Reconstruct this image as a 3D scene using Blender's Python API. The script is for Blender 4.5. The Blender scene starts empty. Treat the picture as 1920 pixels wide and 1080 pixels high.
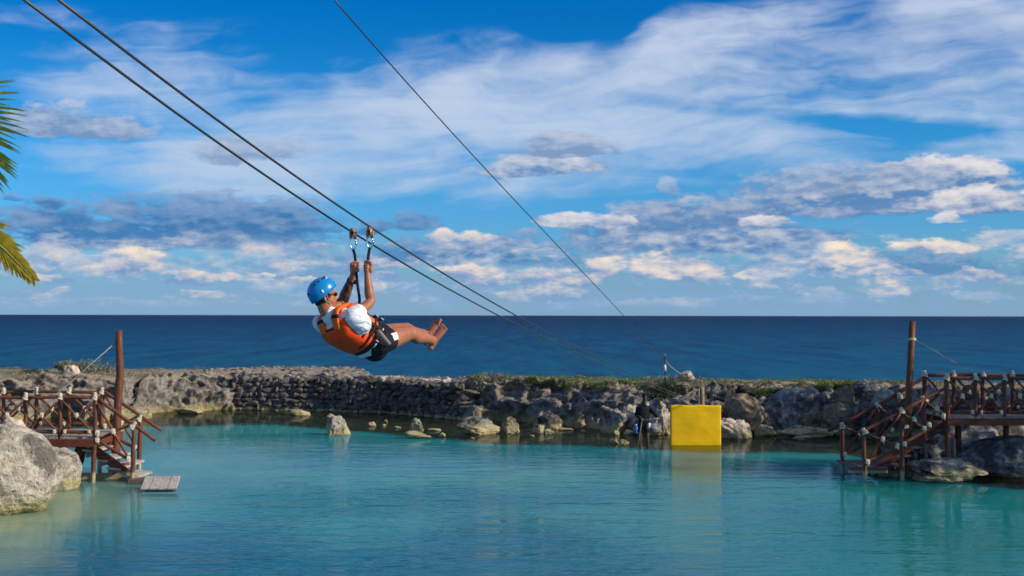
import bpy, bmesh, math, random
import numpy as np
from mathutils import Vector, Matrix, Euler
from mathutils import noise as mnoise

R = math.radians
sc = bpy.context.scene
COL = sc.collection

# ------------------------------------------------------------------ camera
CAM_H = 4.17
FPX = 2667.0
PITCH = R(1.10)
ROLL = R(0.10)
cam_d = bpy.data.cameras.new('camera')
cam_d.lens = 50.0
cam_d.sensor_width = 36.0
cam_d.clip_start = 0.1
cam_d.clip_end = 60000
cam_d.dof.use_dof = True
cam_d.dof.focus_distance = 12.5
cam_d.dof.aperture_fstop = 5.6
cam = bpy.data.objects.new('camera', cam_d)
COL.objects.link(cam)
cam.location = (0, 0, CAM_H)
cam.rotation_euler = (Matrix.Rotation(math.pi / 2 + PITCH, 4, 'X') @ Matrix.Rotation(ROLL, 4, 'Z')).to_euler()
sc.camera = cam

# ------------------------------------------------------------------ sun + exposure
SUN_EL, SUN_AZ = 27.0, 109.0
sun_d = bpy.data.lights.new('sun', 'SUN')
sun_d.energy = 5.0
sun_d.angle = R(0.55)
sun_d.color = (1.0, 0.86, 0.68)
sun = bpy.data.objects.new('sun', sun_d)
COL.objects.link(sun)
_sd = Vector((math.sin(R(SUN_AZ)) * math.cos(R(SUN_EL)), math.cos(R(SUN_AZ)) * math.cos(R(SUN_EL)), math.sin(R(SUN_EL))))
sun.rotation_euler = _sd.to_track_quat('Z', 'Y').to_euler()
sc.view_settings.view_transform = 'Standard'
sc.view_settings.look = 'None'
sc.view_settings.exposure = 0.0
sc.view_settings.gamma = 1.0
sc.cycles.use_denoising = True
sc.cycles.use_adaptive_sampling = True
sc.cycles.adaptive_threshold = 0.015
sc.cycles.adaptive_min_samples = 12
sc.cycles.max_bounces = 6
sc.cycles.transparent_max_bounces = 8
sc.cycles.sample_clamp_indirect = 6.0

# ------------------------------------------------------------------ node expression helper
class NG:
    def __init__(self, nt):
        self.nt = nt
    def node(self, t, **kw):
        n = self.nt.nodes.new(t)
        for k, v in kw.items():
            setattr(n, k, v)
        return n
    def put(self, sock, v):
        if isinstance(v, X):
            self.nt.links.new(v.s, sock)
        elif hasattr(v, 'is_output'):
            self.nt.links.new(v, sock)
        elif isinstance(v, (tuple, list)) and sock.type == 'RGBA' and len(v) == 3:
            sock.default_value = (*v, 1)
        else:
            sock.default_value = v
    def m(self, op, a, b=None, c=None, clamp=False):
        n = self.node('ShaderNodeMath', operation=op, use_clamp=clamp)
        for i, v in enumerate((a, b, c)):
            if v is not None:
                self.put(n.inputs[i], v)
        return X(self, n.outputs[0])
    def sstep(self, x, lo, hi, a=0.0, b=1.0):
        n = self.node('ShaderNodeMapRange', interpolation_type='SMOOTHSTEP')
        self.put(n.inputs['Value'], x)
        for k, v in (('From Min', lo), ('From Max', hi), ('To Min', a), ('To Max', b)):
            self.put(n.inputs[k], v)
        return X(self, n.outputs[0])
    def lin(self, x, lo, hi, a=0.0, b=1.0):
        n = self.node('ShaderNodeMapRange')
        self.put(n.inputs['Value'], x)
        for k, v in (('From Min', lo), ('From Max', hi), ('To Min', a), ('To Max', b)):
            self.put(n.inputs[k], v)
        return X(self, n.outputs[0])
    def mix(self, f, a, b, mode='MIX'):
        n = self.node('ShaderNodeMix', data_type='RGBA', blend_type=mode)
        self.put(n.inputs['Factor'], f)
        self.put(n.inputs[6], a)
        self.put(n.inputs[7], b)
        return X(self, n.outputs[2])
    def ramp(self, f, stops, interp='LINEAR'):
        n = self.node('ShaderNodeValToRGB')
        cr = n.color_ramp
        cr.interpolation = interp
        while len(cr.elements) < len(stops):
            cr.elements.new(0.5)
        for e, (p, c) in zip(cr.elements, stops):
            e.position = p
            e.color = (*c, 1) if len(c) == 3 else c
        self.put(n.inputs[0], f)
        return X(self, n.outputs[0])
    def noise(self, vec, scale=1.0, detail=4.0, rough=0.55, dist=0.0, lac=2.0, color=False):
        n = self.node('ShaderNodeTexNoise')
        self.put(n.inputs['Vector'], vec)
        n.inputs['Scale'].default_value = scale
        n.inputs['Detail'].default_value = detail
        n.inputs['Roughness'].default_value = rough
        n.inputs['Lacunarity'].default_value = lac
        n.inputs['Distortion'].default_value = dist
        return X(self, n.outputs['Color' if color else 'Fac'])
    def voro(self, vec, scale=1.0, feature='F1', rand=1.0, out='Distance', smooth=None):
        n = self.node('ShaderNodeTexVoronoi', feature=feature)
        self.put(n.inputs['Vector'], vec)
        n.inputs['Scale'].default_value = scale
        n.inputs['Randomness'].default_value = rand
        if smooth is not None:
            n.inputs['Smoothness'].default_value = smooth
        return X(self, n.outputs[out])
    def mapping(self, vec, loc=(0, 0, 0), rot=(0, 0, 0), scale=(1, 1, 1)):
        n = self.node('ShaderNodeMapping')
        self.put(n.inputs['Vector'], vec)
        n.inputs['Location'].default_value = loc
        n.inputs['Rotation'].default_value = rot
        n.inputs['Scale'].default_value = scale
        return X(self, n.outputs[0])
    def sep(self, vec):
        n = self.node('ShaderNodeSeparateXYZ')
        self.put(n.inputs[0], vec)
        return [X(self, o) for o in n.outputs]
    def comb(self, x, y, z):
        n = self.node('ShaderNodeCombineXYZ')
        for i, v in enumerate((x, y, z)):
            self.put(n.inputs[i], v)
        return X(self, n.outputs[0])

class X:
    def __init__(self, g, s):
        self.g, self.s = g, s
    def __add__(self, o): return self.g.m('ADD', self, o)
    __radd__ = __add__
    def __sub__(self, o): return self.g.m('SUBTRACT', self, o)
    def __rsub__(self, o): return self.g.m('SUBTRACT', o, self)
    def __mul__(self, o): return self.g.m('MULTIPLY', self, o)
    __rmul__ = __mul__
    def __truediv__(self, o): return self.g.m('DIVIDE', self, o)
    def max(self, o): return self.g.m('MAXIMUM', self, o)
    def min(self, o): return self.g.m('MINIMUM', self, o)

# ------------------------------------------------------------------ sky (world)
world = bpy.data.worlds.new('World')
sc.world = world
world.use_nodes = True
wt = world.node_tree
wt.nodes.clear()
g = NG(wt)
SKY_STR = 0.1
tc = g.node('ShaderNodeTexCoord')
dirv = X(g, tc.outputs['Generated'])
dx, dy, dz = g.sep(dirv)
uu = g.m('ARCTAN2', dx, dy) * 2.667           # azimuth, in thousandths of a picture pixel
vv = g.m('ARCSINE', dz) * 2.667               # elevation
nish = g.node('ShaderNodeTexSky', sky_type='NISHITA')
nish.sun_disc = False
nish.sun_elevation = R(SUN_EL)
nish.sun_rotation = R(SUN_AZ)
nish.altitude = 0
nish.air_density = 1.0
nish.dust_density = 0.6
nish.ozone_density = 2.0
def px2uv(px, py):
    t = (px - 960) / 2667
    az = math.atan(t)
    return az * 2.667, math.atan((592 - py) / 2667 * math.cos(az)) * 2.667
tint = g.ramp(g.m('DIVIDE', vv, 1.2, clamp=True),
              [(0.0, (0.60, 0.96, 1.50)), (0.05, (0.42, 0.84, 1.45)), (0.15, (0.24, 0.76, 1.45)),
               (0.30, (0.10, 0.70, 1.30)), (0.42, (0.02, 0.54, 1.15)), (0.50, (0.0, 0.49, 1.10)), (1.0, (0.06, 0.52, 1.10))])
sky = g.mix(1.0, X(g, nish.outputs[0]), tint, 'MULTIPLY')

# lin colours are display-linear; world strength divides them out
def K(r, g_, b):
    f = lambda c: ((c / 255 + 0.055) / 1.055) ** 2.4 if c > 10 else c / 255 / 12.92
    return tuple(f(c) / SKY_STR for c in (r, g_, b))

inframe = g.sstep(g.m('ABSOLUTE', uu), 0.90, 1.15, 1, 0) * g.sstep(vv, 0.58, 0.75, 1, 0)
# shared noises (direction space, seamless)
dn = g.mapping(dirv, scale=(1, 1, 2.4))
warpc = g.noise(dn, 16.0, 4, 0.6, color=True)
wx, wy, wz = g.sep(warpc)
wx = wx - 0.5
wy = wy - 0.5
# ---- cirrus: fan-like veils
cr_rot = g.mapping(dirv, rot=(0, R(10), 0), scale=(1.0, 1.0, 2.3))
cwarp = g.noise(cr_rot, 5.0, 4, 0.55, color=True)
cv = g.node('ShaderNodeVectorMath', operation='MULTIPLY_ADD')
g.put(cv.inputs[0], cwarp)
cv.inputs[1].default_value = (0.22, 0.22, 0.16)
g.put(cv.inputs[2], cr_rot)
cirr = g.noise(X(g, cv.outputs[0]), 7.0, 7, 0.55)
cirr2 = g.noise(g.mapping(X(g, cv.outputs[0]), rot=(0, R(8), 0), scale=(0.5, 0.5, 3.4)), 12.0, 5, 0.55)
big = None
def ell(px, py, rx, ry, rot=0.0, amp=1.0):
    u0, v0 = px2uv(px, py)
    a, b = rx / 1000, ry / 1000
    c, s = math.cos(R(rot)), math.sin(R(rot))
    du = uu - u0
    dv = vv - v0
    p = (du * (c / a)) + (dv * (s / a))
    q = (du * (-s / b)) + (dv * (c / b))
    return g.m('MULTIPLY', g.m('SUBTRACT', 1.0, p * p + q * q).max(0.0), amp)
for e in [(700, 230, 640, 130, -4, 1.0), (1150, 200, 520, 140, 3, 1.15), (560, 330, 560, 75, -2, .75), (1600, 110, 480, 120, -3, 1.35),
          (1370, 100, 210, 90, -15, 1.0), (1750, 190, 420, 75, -14, 1.0), (1850, 280, 170, 34, 2, 1.2), (1300, 265, 560, 60, -5, .8),
          (300, 120, 330, 90, 8, .50), (120, 60, 260, 60, -6, .38), (800, 90, 240, 40, 6, .4), (1850, 60, 250, 110, 0, 1.1), (150, 320, 300, 60, 2, .5), (1000, 340, 500, 40, 0, .5), (950,170,200,80,10,.6)]:
    t_ = ell(*e)
    big = t_ if big is None else big + t_
hole = ell(1560, 165, 190, 40, -6, .5) + ell(1750, 240, 330, 26, -7, .75) + ell(1280, 195, 200, 24, -4, .45) + ell(1100, 20, 160, 60, 4, .6) + ell(480,195,60,20,0,.3) + ell(1160, 90, 90, 35, 25, .5)
outside_c = g.sstep(g.noise(dn, 2.6, 2, 0.5), 0.35, 0.65, 0.0, 0.9)
cover = g.m('MINIMUM', (big - hole).max(0.0), 1.15) * inframe + outside_c * (g.m('SUBTRACT', 1.0, inframe))
cden = cover * 0.56 + (cirr - 0.5) * 2.3 + (cirr2 - 0.5) * 1.0
calpha = g.sstep(cden, -0.05, 1.05, 0.0, 0.90) * g.sstep(cover, 0.0, 0.30)
cwhite = g.ramp(g.m('DIVIDE', vv, 0.6, clamp=True), [(0.0, K(172, 196, 224)), (0.4, K(182, 203, 230)), (0.7, K(198, 212, 234)), (1.0, K(206, 217, 236))])
sky = g.mix(calpha, sky, cwhite)

# ---- cumulus, painted back to front as soft lumps with flat bases; relief from noise differences
def lumps(off):
    v = g.mapping(dn, loc=off)
    return g.noise(v, 24.0, 7, 0.62)
n1 = lumps((0, 0, 0))
n2 = lumps((-0.0030, 0, -0.0085))       # a step towards the sun: relief shading
relief = (n1 - n2) * 4.2
edge = (n1 - 0.5) * 2.6 + (g.m('ABSOLUTE', g.noise(dn, 62.0, 4, 0.6) - 0.5) * -7.0 + 0.55) * 0.34
puf = g.voro(dn, 40.0, 'F1', 1.0)
edge = edge + (0.45 - puf) * 0.6 + (g.noise(dn, 9.0, 2, 0.5) - 0.5) * 0.9

def cumulus_group():
    ng = bpy.data.node_groups.new('cumulus', 'ShaderNodeTree')
    I = ng.interface
    for nm, t in (('Color', 'NodeSocketColor'), ('P', 'NodeSocketVector'), ('edge', 'NodeSocketFloat'), ('relief', 'NodeSocketFloat'),
                  ('S', 'NodeSocketVector'), ('O', 'NodeSocketVector'), ('isoft', 'NodeSocketFloat'), ('opac', 'NodeSocketFloat'),
                  ('base', 'NodeSocketColor'), ('mid', 'NodeSocketColor'), ('top', 'NodeSocketColor'), ('bias', 'NodeSocketFloat')):
        I.new_socket(nm, in_out='INPUT', socket_type=t)
    I.new_socket('Color', in_out='OUTPUT', socket_type='NodeSocketColor')
    h = NG(ng)
    gi = ng.nodes.new('NodeGroupInput')
    go = ng.nodes.new('NodeGroupOutput')
    S = {s.name: X(h, s) for s in gi.outputs if s.name}
    def vma(a, b, c):
        n = h.node('ShaderNodeVectorMath', operation='MULTIPLY_ADD')
        for i, v in enumerate((a, b, c)):
            h.put(n.inputs[i], v)
        return X(h, n.outputs[0])
    # a vanishing dependence on the colour so far keeps the evaluation order (and its memory) sequential
    p, hh, lo = h.sep(vma(vma(S['Color'], (1e-12,) * 3, S['P']), S['S'], S['O']))
    q = hh.max(lo)
    r = h.m('MULTIPLY_ADD', q, q, p * p)
    al = h.m('MULTIPLY', S['edge'] - r, S['isoft'], clamp=True).min(S['opac'])
    L = h.m('ADD', h.m('MULTIPLY_ADD', hh, 0.55, S['relief']), S['bias'], clamp=True)
    c2 = h.mix(L, h.mix(L, S['base'], S['mid']), S['top'])
    c3 = h.mix(al, S['Color'], c2)
    ng.links.new(c3.s, go.inputs[0])
    return ng
CG = cumulus_group()
GREYL = (K(98, 138, 186), K(134, 160, 198), K(188, 196, 214))
LILAC = (K(120, 150, 190), K(150, 172, 206), K(190, 200, 220))
BLUE = (K(66, 122, 178), K(98, 142, 190), K(136, 164, 202))
MIXD = (K(92, 136, 186), K(152, 174, 206), K(232, 226, 226))
WARM = (K(122, 156, 200), K(190, 192, 208), K(250, 232, 212))
FAINT = (K(125, 168, 208), K(165, 188, 214), K(212, 210, 216))
def cum(px, py, rx, up, dn_, pal, soft=0.45, op=0.95, bias=0.0):
    global sky
    u0, v0 = px2uv(px, py)
    n = wt.nodes.new('ShaderNodeGroup')
    n.node_tree = CG
    ia, it, ib = 1000.0 / rx, 1000.0 / up, -1000.0 / dn_
    vals = dict(Color=sky, P=Puv, edge=edge1, relief=reliefs, S=(ia, it, ib), O=(-u0 * ia, -v0 * it, -v0 * ib), isoft=1.0 / (soft * 1.45),
                opac=op, base=(*pal[0], 1), mid=(*pal[1], 1), top=(*pal[2], 1), bias=bias)
    for k, v in vals.items():
        g.put(n.inputs[k], v)
    sky = X(g, n.outputs[0])
uw = uu + wx * 0.14
vw = vv + wy * 0.042
Puv = g.comb(uw, vw, vw)
edge1 = edge + 1.12
reliefs = relief * 0.72 + 0.14 + (0.4 - puf) * 0.35
CL = [
 # px, py(base line), half width, up, down, palette, soft, opacity, bias
 # mid-level grey sheets
 (140, 254, 128, 50, 9, LILAC, .5, .90, 0),
 (475, 292, 128, 36, 16, LILAC, .7, .75, -.05),
 (1010, 322, 150, 32, 7, MIXD, .6, .80, 0),
 (1070, 288, 110, 42, 8, LILAC, .5, .85, -.1),
 (85, 388, 30, 14, 7, BLUE, .5, .85, 0), (30, 382, 26, 8, 5, BLUE, .6, .6, 0),
 (250, 446, 380, 56, 28, BLUE, .5, .92, -.1),
 (430, 462, 210, 30, 10, GREYL, .7, .7, -.2),
 (340, 416, 260, 54, 18, BLUE, .5, .95, .12),
 (500, 428, 150, 42, 14, BLUE, .5, .8, 0),
 (770, 424, 48, 28, 12, BLUE, .5, .85, .1), (712, 430, 34, 18, 8, BLUE, .6, .8, 0),
 (1630, 392, 330, 62, 14, GREYL, .45, .95, 0),
 (1700, 372, 250, 42, 10, MIXD, .5, .9, -.1), (1760, 338, 125, 44, 18, MIXD, .4, .95, .28),
 (1560, 345, 210, 40, 14, LILAC, .6, .8, .0), (1840, 388, 170, 34, 10, MIXD, .4, .9, .15),
 (1262, 358, 24, 26, 8, LILAC, .6, .6, .1),
 (1320, 468, 310, 66, 14, BLUE, .5, .95, 0), (1300, 440, 240, 50, 12, GREYL, .6, .75, -.1),
 (1320, 405, 180, 34, 12, GREYL, .6, .8, 0),
 (1100, 420, 92, 24, 9, MIXD, .4, .9, .25), (1455, 414, 58, 13, 6, MIXD, .4, .9, .4), (1500, 440, 90, 15, 6, GREYL, .5, .8, .1),
 (1767, 412, 30, 15, 4, MIXD, .5, .8, .3),
 (880, 490, 290, 50, 18, BLUE, .5, .95, -.05), (620, 515, 150, 50, 14, BLUE, .6, .75, 0), (900, 470, 130, 26, 10, GREYL, .5, .85, .1),
 (820, 448, 34, 20, 8, WARM, .4, .85, .1), (878, 448, 46, 18, 7, WARM, .4, .9, .15),
 (1000, 482, 80, 12, 6, FAINT, .5, .7, .1),
 # near-horizon cumulus
 (1400, 535, 800, 90, 70, FAINT, .8, .72, -.15), (400, 535, 700, 85, 70, FAINT, .8, .72, -.15),
 (1700, 500, 300, 34, 18, BLUE, .7, .55, 0),
 (1740, 470, 100, 21, 6, WARM, .4, .95, .25),
 (1560, 500, 60, 38, 8, FAINT, .5, .8, .1),
 (1612, 512, 66, 58, 7, WARM, .35, .97, .12), (1685, 514, 62, 16, 4, WARM, .4, .9, .1),
 (1890, 452, 60, 18, 9, FAINT, .5, .8, .2), (1840, 520, 72, 26, 6, WARM, .4, .85, .05), (1905, 500, 36, 14, 8, WARM, .4, .8, .1),
 (1050, 530, 100, 28, 6, WARM, .5, .75, 0), (1130, 512, 60, 30, 8, WARM, .4, .9, .05), (1240, 520, 54, 44, 8, WARM, .38, .95, .05),
 (1305, 522, 70, 40, 9, WARM, .4, .9, .1), (1418, 525, 28, 16, 5, WARM, .4, .9, .2), (1460, 518, 60, 26, 7, FAINT, .5, .8, .1),
 (850, 528, 46, 28, 6, WARM, .4, .85, 0), (905, 535, 45, 24, 6, WARM, .4, .85, 0), (735, 525, 26, 18, 6, WARM, .5, .6, 0),
 (1045, 562, 70, 30, 6, WARM, .5, .8, -.05), (960, 560, 28, 18, 5, WARM, .5, .6, 0),
 (250, 506, 58, 40, 8, WARM, .4, .9, .02), (150, 500, 70, 30, 10, FAINT, .5, .7, .1), (60, 500, 60, 40, 12, FAINT, .6, .6, .1),
 (345, 535, 60, 24, 6, WARM, .45, .8, .0), (420, 530, 36, 14, 5, WARM, .5, .7, 0), (490, 518, 30, 8, 4, WARM, .5, .8, .2),
 (370, 556, 44, 9, 5, WARM, .5, .75, .2), (120, 552, 28, 18, 4, WARM, .5, .7, 0), (110, 525, 50, 14, 5, WARM, .5, .6, 0),
 (500, 545, 44, 22, 5, FAINT, .5, .7, .1), (560, 528, 36, 10, 5, WARM, .5, .6, .1),
 (1540, 560, 50, 22, 5, FAINT, .6, .6, .1), (1670, 556, 50, 24, 5, WARM, .6, .55, 0), (1850, 560, 60, 16, 5, FAINT, .6, .5, 0),
 (230, 575, 160, 12, 5, FAINT, .8, .35, 0), (1300, 570, 220, 12, 5, FAINT, .8, .35, 0),
]
for c in CL:
    cum(*c)
# generic low puffs all round the horizon, carrying on outside the picture too
belt = g.sstep(vv, 0.008, 0.03) * g.sstep(vv, 0.10, 0.17, 1, 0)
gp = g.noise(g.mapping(dirv, scale=(1, 1, 3.6)), 26.0, 6, 0.62)
ga = g.sstep(gp + edge * 0.05, 0.52, 0.62) * belt * 0.62
sky = g.mix(ga, sky, g.mix(g.sstep(relief, -0.3, 0.7), K(128, 164, 206), K(236, 222, 212)))
outb = (1.0 - inframe) * g.sstep(vv, 0.06, 0.16) * g.sstep(vv, 0.35, 0.6, 1, 0) * 0.85
oa = g.sstep(g.noise(g.mapping(dirv, scale=(1, 1, 4.5)), 4.5, 6, 0.55), 0.48, 0.60) * outb
sky = g.mix(oa, sky, g.mix(g.sstep(relief, -0.5, 0.8), K(96, 138, 186), K(190, 196, 214)))
# air near the horizon
sky = g.mix(g.sstep(vv, 0.0, 0.075, 0.62, 0.0), sky, K(134, 172, 208))
# below the horizon: same as the horizon air (only seen by rays that miss the sea)
bg = g.node('ShaderNodeBackground')
g.put(bg.inputs[0], sky)
bg.inputs[1].default_value = SKY_STR
wo = g.node('ShaderNodeOutputWorld')
wt.links.new(bg.outputs[0], wo.inputs[0])
world.cycles.sampling_method = 'MANUAL'
world.cycles.sample_map_resolution = 512

# ------------------------------------------------------------------ numpy helpers
rng = np.random.RandomState(7)
def _hash(ix, iy, iz, seed):
    h = (ix.astype(np.int64) * 374761393 + iy.astype(np.int64) * 668265263 + iz.astype(np.int64) * 2147483647 + seed * 1274126177) & 0xffffffff
    h = ((h ^ (h >> 13)) * 1274126177) & 0xffffffff
    h = h ^ (h >> 16)
    return (h & 0xffffff) / float(0xffffff)
def vnoise(p, seed=0):
    p = np.asarray(p, float)
    i = np.floor(p)
    f = p - i
    f = f * f * f * (f * (f * 6 - 15) + 10)
    i = i.astype(np.int64)
    r = 0
    for a in (0, 1):
        for b in (0, 1):
            for c in (0, 1):
                w = (f[:, 0] if a else 1 - f[:, 0]) * (f[:, 1] if b else 1 - f[:, 1]) * (f[:, 2] if c else 1 - f[:, 2])
                r = r + w * _hash(i[:, 0] + a, i[:, 1] + b, i[:, 2] + c, seed)
    return r * 2 - 1
def fbm(p, octv=5, seed=0, gain=0.5):
    r, a, s = 0, 1.0, 0
    p = np.asarray(p, float)
    for k in range(octv):
        r = r + a * vnoise(p * (2.03 ** k) + k * 17.3, seed + k)
        s += a
        a *= gain
    return r / s
def ridged(p, octv=4, seed=0):
    r, a, s = 0, 1.0, 0
    for k in range(octv):
        r = r + a * (1 - np.abs(vnoise(np.asarray(p) * (2.1 ** k) + k * 9.1, seed + k)) * 2)
        s += a
        a *= 0.5
    return r / s

# picture ray -> world (used only to find real places: depth Y is chosen per thing)
_cr, _sr = math.cos(ROLL), math.sin(ROLL)
def _ray(px, py):
    x, y = (px - 960) / FPX, (540 - py) / FPX
    x, y = x * _cr - y * _sr, x * _sr + y * _cr
    c, s = math.cos(PITCH), math.sin(PITCH)
    return Vector((x, c - y * s, s + y * c))
def W(px, py, Y):
    r = _ray(px, py)
    return Vector((0, 0, CAM_H)) + r * (Y / r.y)
def G(px, py, z=0.0):
    r = _ray(px, py)
    return Vector((0, 0, CAM_H)) + r * ((z - CAM_H) / r.z)
def PXM(Y):
    return FPX / Y        # picture pixels per metre at depth Y

class MB:
    """collects geometry for ONE mesh"""
    def __init__(self):
        self.v, self.f, self.n = [], [], 0
    def add(self, v, f):
        v = np.asarray(v, float).reshape(-1, 3)
        self.v.append(v)
        n = self.n
        self.f.extend([tuple(int(i) + n for i in q) for q in f])
        self.n += len(v)
        return self
    def box(self, c, s, rot=None, taper=1.0):
        x, y, z = s[0] / 2, s[1] / 2, s[2] / 2
        v = np.array([[sx * x * (taper if sz > 0 else 1), sy * y * (taper if sz > 0 else 1), sz * z] for sz in (-1, 1) for sy in (-1, 1) for sx in (-1, 1)])
        if rot is not None:
            v = v @ np.array(rot.to_matrix() if hasattr(rot, 'to_matrix') else rot).T
        return self.add(v + np.array(c), [(0, 2, 3, 1), (4, 5, 7, 6), (0, 1, 5, 4), (2, 6, 7, 3), (0, 4, 6, 2), (1, 3, 7, 5)])
    def tube(self, pts, rad, seg=8, caps=True, side=None, ry=None):
        pts = [Vector(p) for p in pts]
        n = len(pts)
        rad = [rad] * n if np.isscalar(rad) else list(rad)
        ry = rad if ry is None else ([ry] * n if np.isscalar(ry) else list(ry))
        V, F = [], []
        sd = None
        for i, p in enumerate(pts):
            t = (pts[min(i + 1, n - 1)] - pts[max(i - 1, 0)]).normalized()
            if side is not None:
                s_ = Vector(side[i]) if isinstance(side, list) else Vector(side)
                s_ = (s_ - t * s_.dot(t)).normalized()
            else:
                if sd is None:
                    sd = Vector((0, 0, 1)) if abs(t.z) < .9 else Vector((1, 0, 0))
                s_ = (sd - t * sd.dot(t)).normalized()
                sd = s_
            b = t.cross(s_)
            for k in range(seg):
                a = 2 * math.pi * k / seg
                V.append(p + s_ * math.cos(a) * rad[i] + b * math.sin(a) * ry[i])
        for i in range(n - 1):
            for k in range(seg):
                k2 = (k + 1) % seg
                F.append((i * seg + k, i * seg + k2, (i + 1) * seg + k2, (i + 1) * seg + k))
        if caps:
            F.append(tuple(range(seg))[::-1])
            F.append(tuple((n - 1) * seg + k for k in range(seg)))
        return self.add([tuple(v) for v in V], F)
    def ball(self, c, r, rot=None, seg=14, rings=9):
        r = (r, r, r) if np.isscalar(r) else r
        V, F = [(0, 0, -1)], []
        for i in range(1, rings):
            a = math.pi * i / rings - math.pi / 2
            for k in range(seg):
                b = 2 * math.pi * k / seg
                V.append((math.cos(a) * math.cos(b), math.cos(a) * math.sin(b), math.sin(a)))
        V.append((0, 0, 1))
        for k in range(seg):
            F.append((0, 1 + (k + 1) % seg, 1 + k))
            F.append((len(V) - 1, 1 + (rings - 2) * seg + k, 1 + (rings - 2) * seg + (k + 1) % seg))
        for i in range(rings - 2):
            for k in range(seg):
                a = 1 + i * seg + k
                b = 1 + i * seg + (k + 1) % seg
                F.append((a, b, b + seg, a + seg))
        v = np.array(V) * np.array(r)
        if rot is not None:
            v = v @ np.array(rot).T
        return self.add(v + np.array(c), F)
    def mesh(self, name, mat=None, smooth=True, origin=(0, 0, 0)):
        me = bpy.data.meshes.new(name)
        v = np.concatenate(self.v) - np.array(origin)
        me.from_pydata(v.tolist(), [], self.f)
        if smooth:
            me.polygons.foreach_set('use_smooth', [True] * len(me.polygons))
        if mat:
            me.materials.append(mat)
        me.update()
        return me

def tag(o, label=None, cat=None, group=None, kind=None):
    if label: o['label'] = label
    if cat: o['category'] = cat
    if group: o['group'] = group
    if kind: o['kind'] = kind
    return o
def link(name, data, parent=None, loc=(0, 0, 0), rot=None):
    o = bpy.data.objects.new(name, data)
    COL.objects.link(o)
    o.location = loc
    if rot is not None:
        o.rotation_euler = rot
    if parent is not None:
        o.parent = parent
    return o
def wpos(o):
    p = Vector(o.location)
    while o.parent is not None:
        o = o.parent
        p += Vector(o.location)
    return p
def part(name, mb, mat, parent, smooth=True):
    """mb in world coordinates -> child mesh of parent (ancestors are never rotated)"""
    return link(name, mb.mesh(name, mat, smooth, wpos(parent)), parent)
def thing(name, loc, label, cat, group=None):
    return tag(link(name, None, loc=loc), label, cat, group)
def solo(name, mb, mat, loc, label, cat, group=None, smooth=True):
    return tag(link(name, mb.mesh(name, mat, smooth, loc), loc=loc), label, cat, group)

# ------------------------------------------------------------------ materials
def new_mat(name):
    m = bpy.data.materials.new(name)
    m.use_nodes = True
    nt = m.node_tree
    nt.nodes.clear()
    return m, NG(nt)
def finish(g, shader, disp=None):
    o = g.node('ShaderNodeOutputMaterial')
    g.nt.links.new(shader, o.inputs[0])
def principled(g, color, rough=0.6, bump=None, spec=None, metal=None, **kw):
    p = g.node('ShaderNodeBsdfPrincipled')
    g.put(p.inputs['Base Color'], color)
    g.put(p.inputs['Roughness'], rough)
    if spec is not None: g.put(p.inputs['Specular IOR Level'], spec)
    if metal is not None: g.put(p.inputs['Metallic'], metal)
    for k, v in kw.items():
        g.put(p.inputs[k], v)
    if bump is not None:
        h, st, di = bump
        b = g.node('ShaderNodeBump')
        g.put(b.inputs['Height'], h)
        b.inputs['Strength'].default_value = st
        b.inputs['Distance'].default_value = di
        g.nt.links.new(b.outputs[0], p.inputs['Normal'])
    return p.outputs[0]
def geo_pos(g):
    return X(g, g.node('ShaderNodeNewGeometry').outputs['Position'])
def obj_pos(g):
    return X(g, g.node('ShaderNodeTexCoord').outputs['Object'])
def plain(name, col, rough=0.6, nscale=40, namp=0.12, bump=0.0, spec=None, metal=None, **kw):
    m, g = new_mat(name)
    p = obj_pos(g)
    n = g.noise(p, nscale, 4, 0.6)
    c = g.mix(n, tuple(c * (1 - namp) for c in col), tuple(min(1, c * (1 + namp)) for c in col))
    finish(g, principled(g, c, rough, (g.noise(p, nscale * 2, 3), bump, 0.01) if bump else None, spec, metal, **kw))
    return m
def rock_mat(name, light, dark, mid, scale=1.0, dark_amt=0.5, stain=True, bumpd=0.05, stain_h=0.34):
    m, g = new_mat(name)
    p = geo_pos(g)
    x, y, z = g.sep(p)
    n1 = g.noise(p, 1.1 * scale, 8, 0.62)
    n2 = g.noise(p, 4.5 * scale, 8, 0.68)
    n3 = g.noise(p, 17.0 * scale, 5, 0.7)
    cr = g.voro(g.mapping(p, scale=(1, 1, 0.7)), 2.2 * scale, 'DISTANCE_TO_EDGE')
    v2 = g.voro(p, 9.0 * scale, 'F1')
    c = g.mix(g.sstep(n2, 0.40, 0.62), mid, light)
    c = g.mix(g.sstep(n1 + (n3 - 0.5) * 0.35, 0.62 - dark_amt * 0.2, 0.74 - dark_amt * 0.2, 0, 0.85), c, dark)
    c = g.mix(g.sstep(n3, 0.58, 0.72, 0, 0.6), c, dark)
    c = g.mix(g.sstep(v2 + n3 * 0.3, 0.10, 0.34, 0.6, 0.0), c, tuple(d * 0.7 for d in dark))
    if stain:
        zz = z + (n2 - 0.5) * 0.35 + (n1 - 0.5) * 0.2
        c = g.mix(g.sstep(zz, stain_h * 0.55, stain_h * 1.25, 0.92, 0.0), c, g.mix(g.sstep(n3, 0.4, 0.65), (0.47, 0.41, 0.22), (0.27, 0.22, 0.10)))
        c = g.mix(g.sstep(z + (n2 - 0.5) * 0.08, -0.02, 0.05, 0.75, 0.0), c, (0.10, 0.09, 0.045))
    h = n1 * 0.5 + n2 * 0.6 + n3 * 0.25 + g.sstep(v2, 0.0, 0.4) * 0.25
    finish(g, principled(g, c, 0.92, (h, 1.0, bumpd), 0.15))
    return m
M = {}
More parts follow.
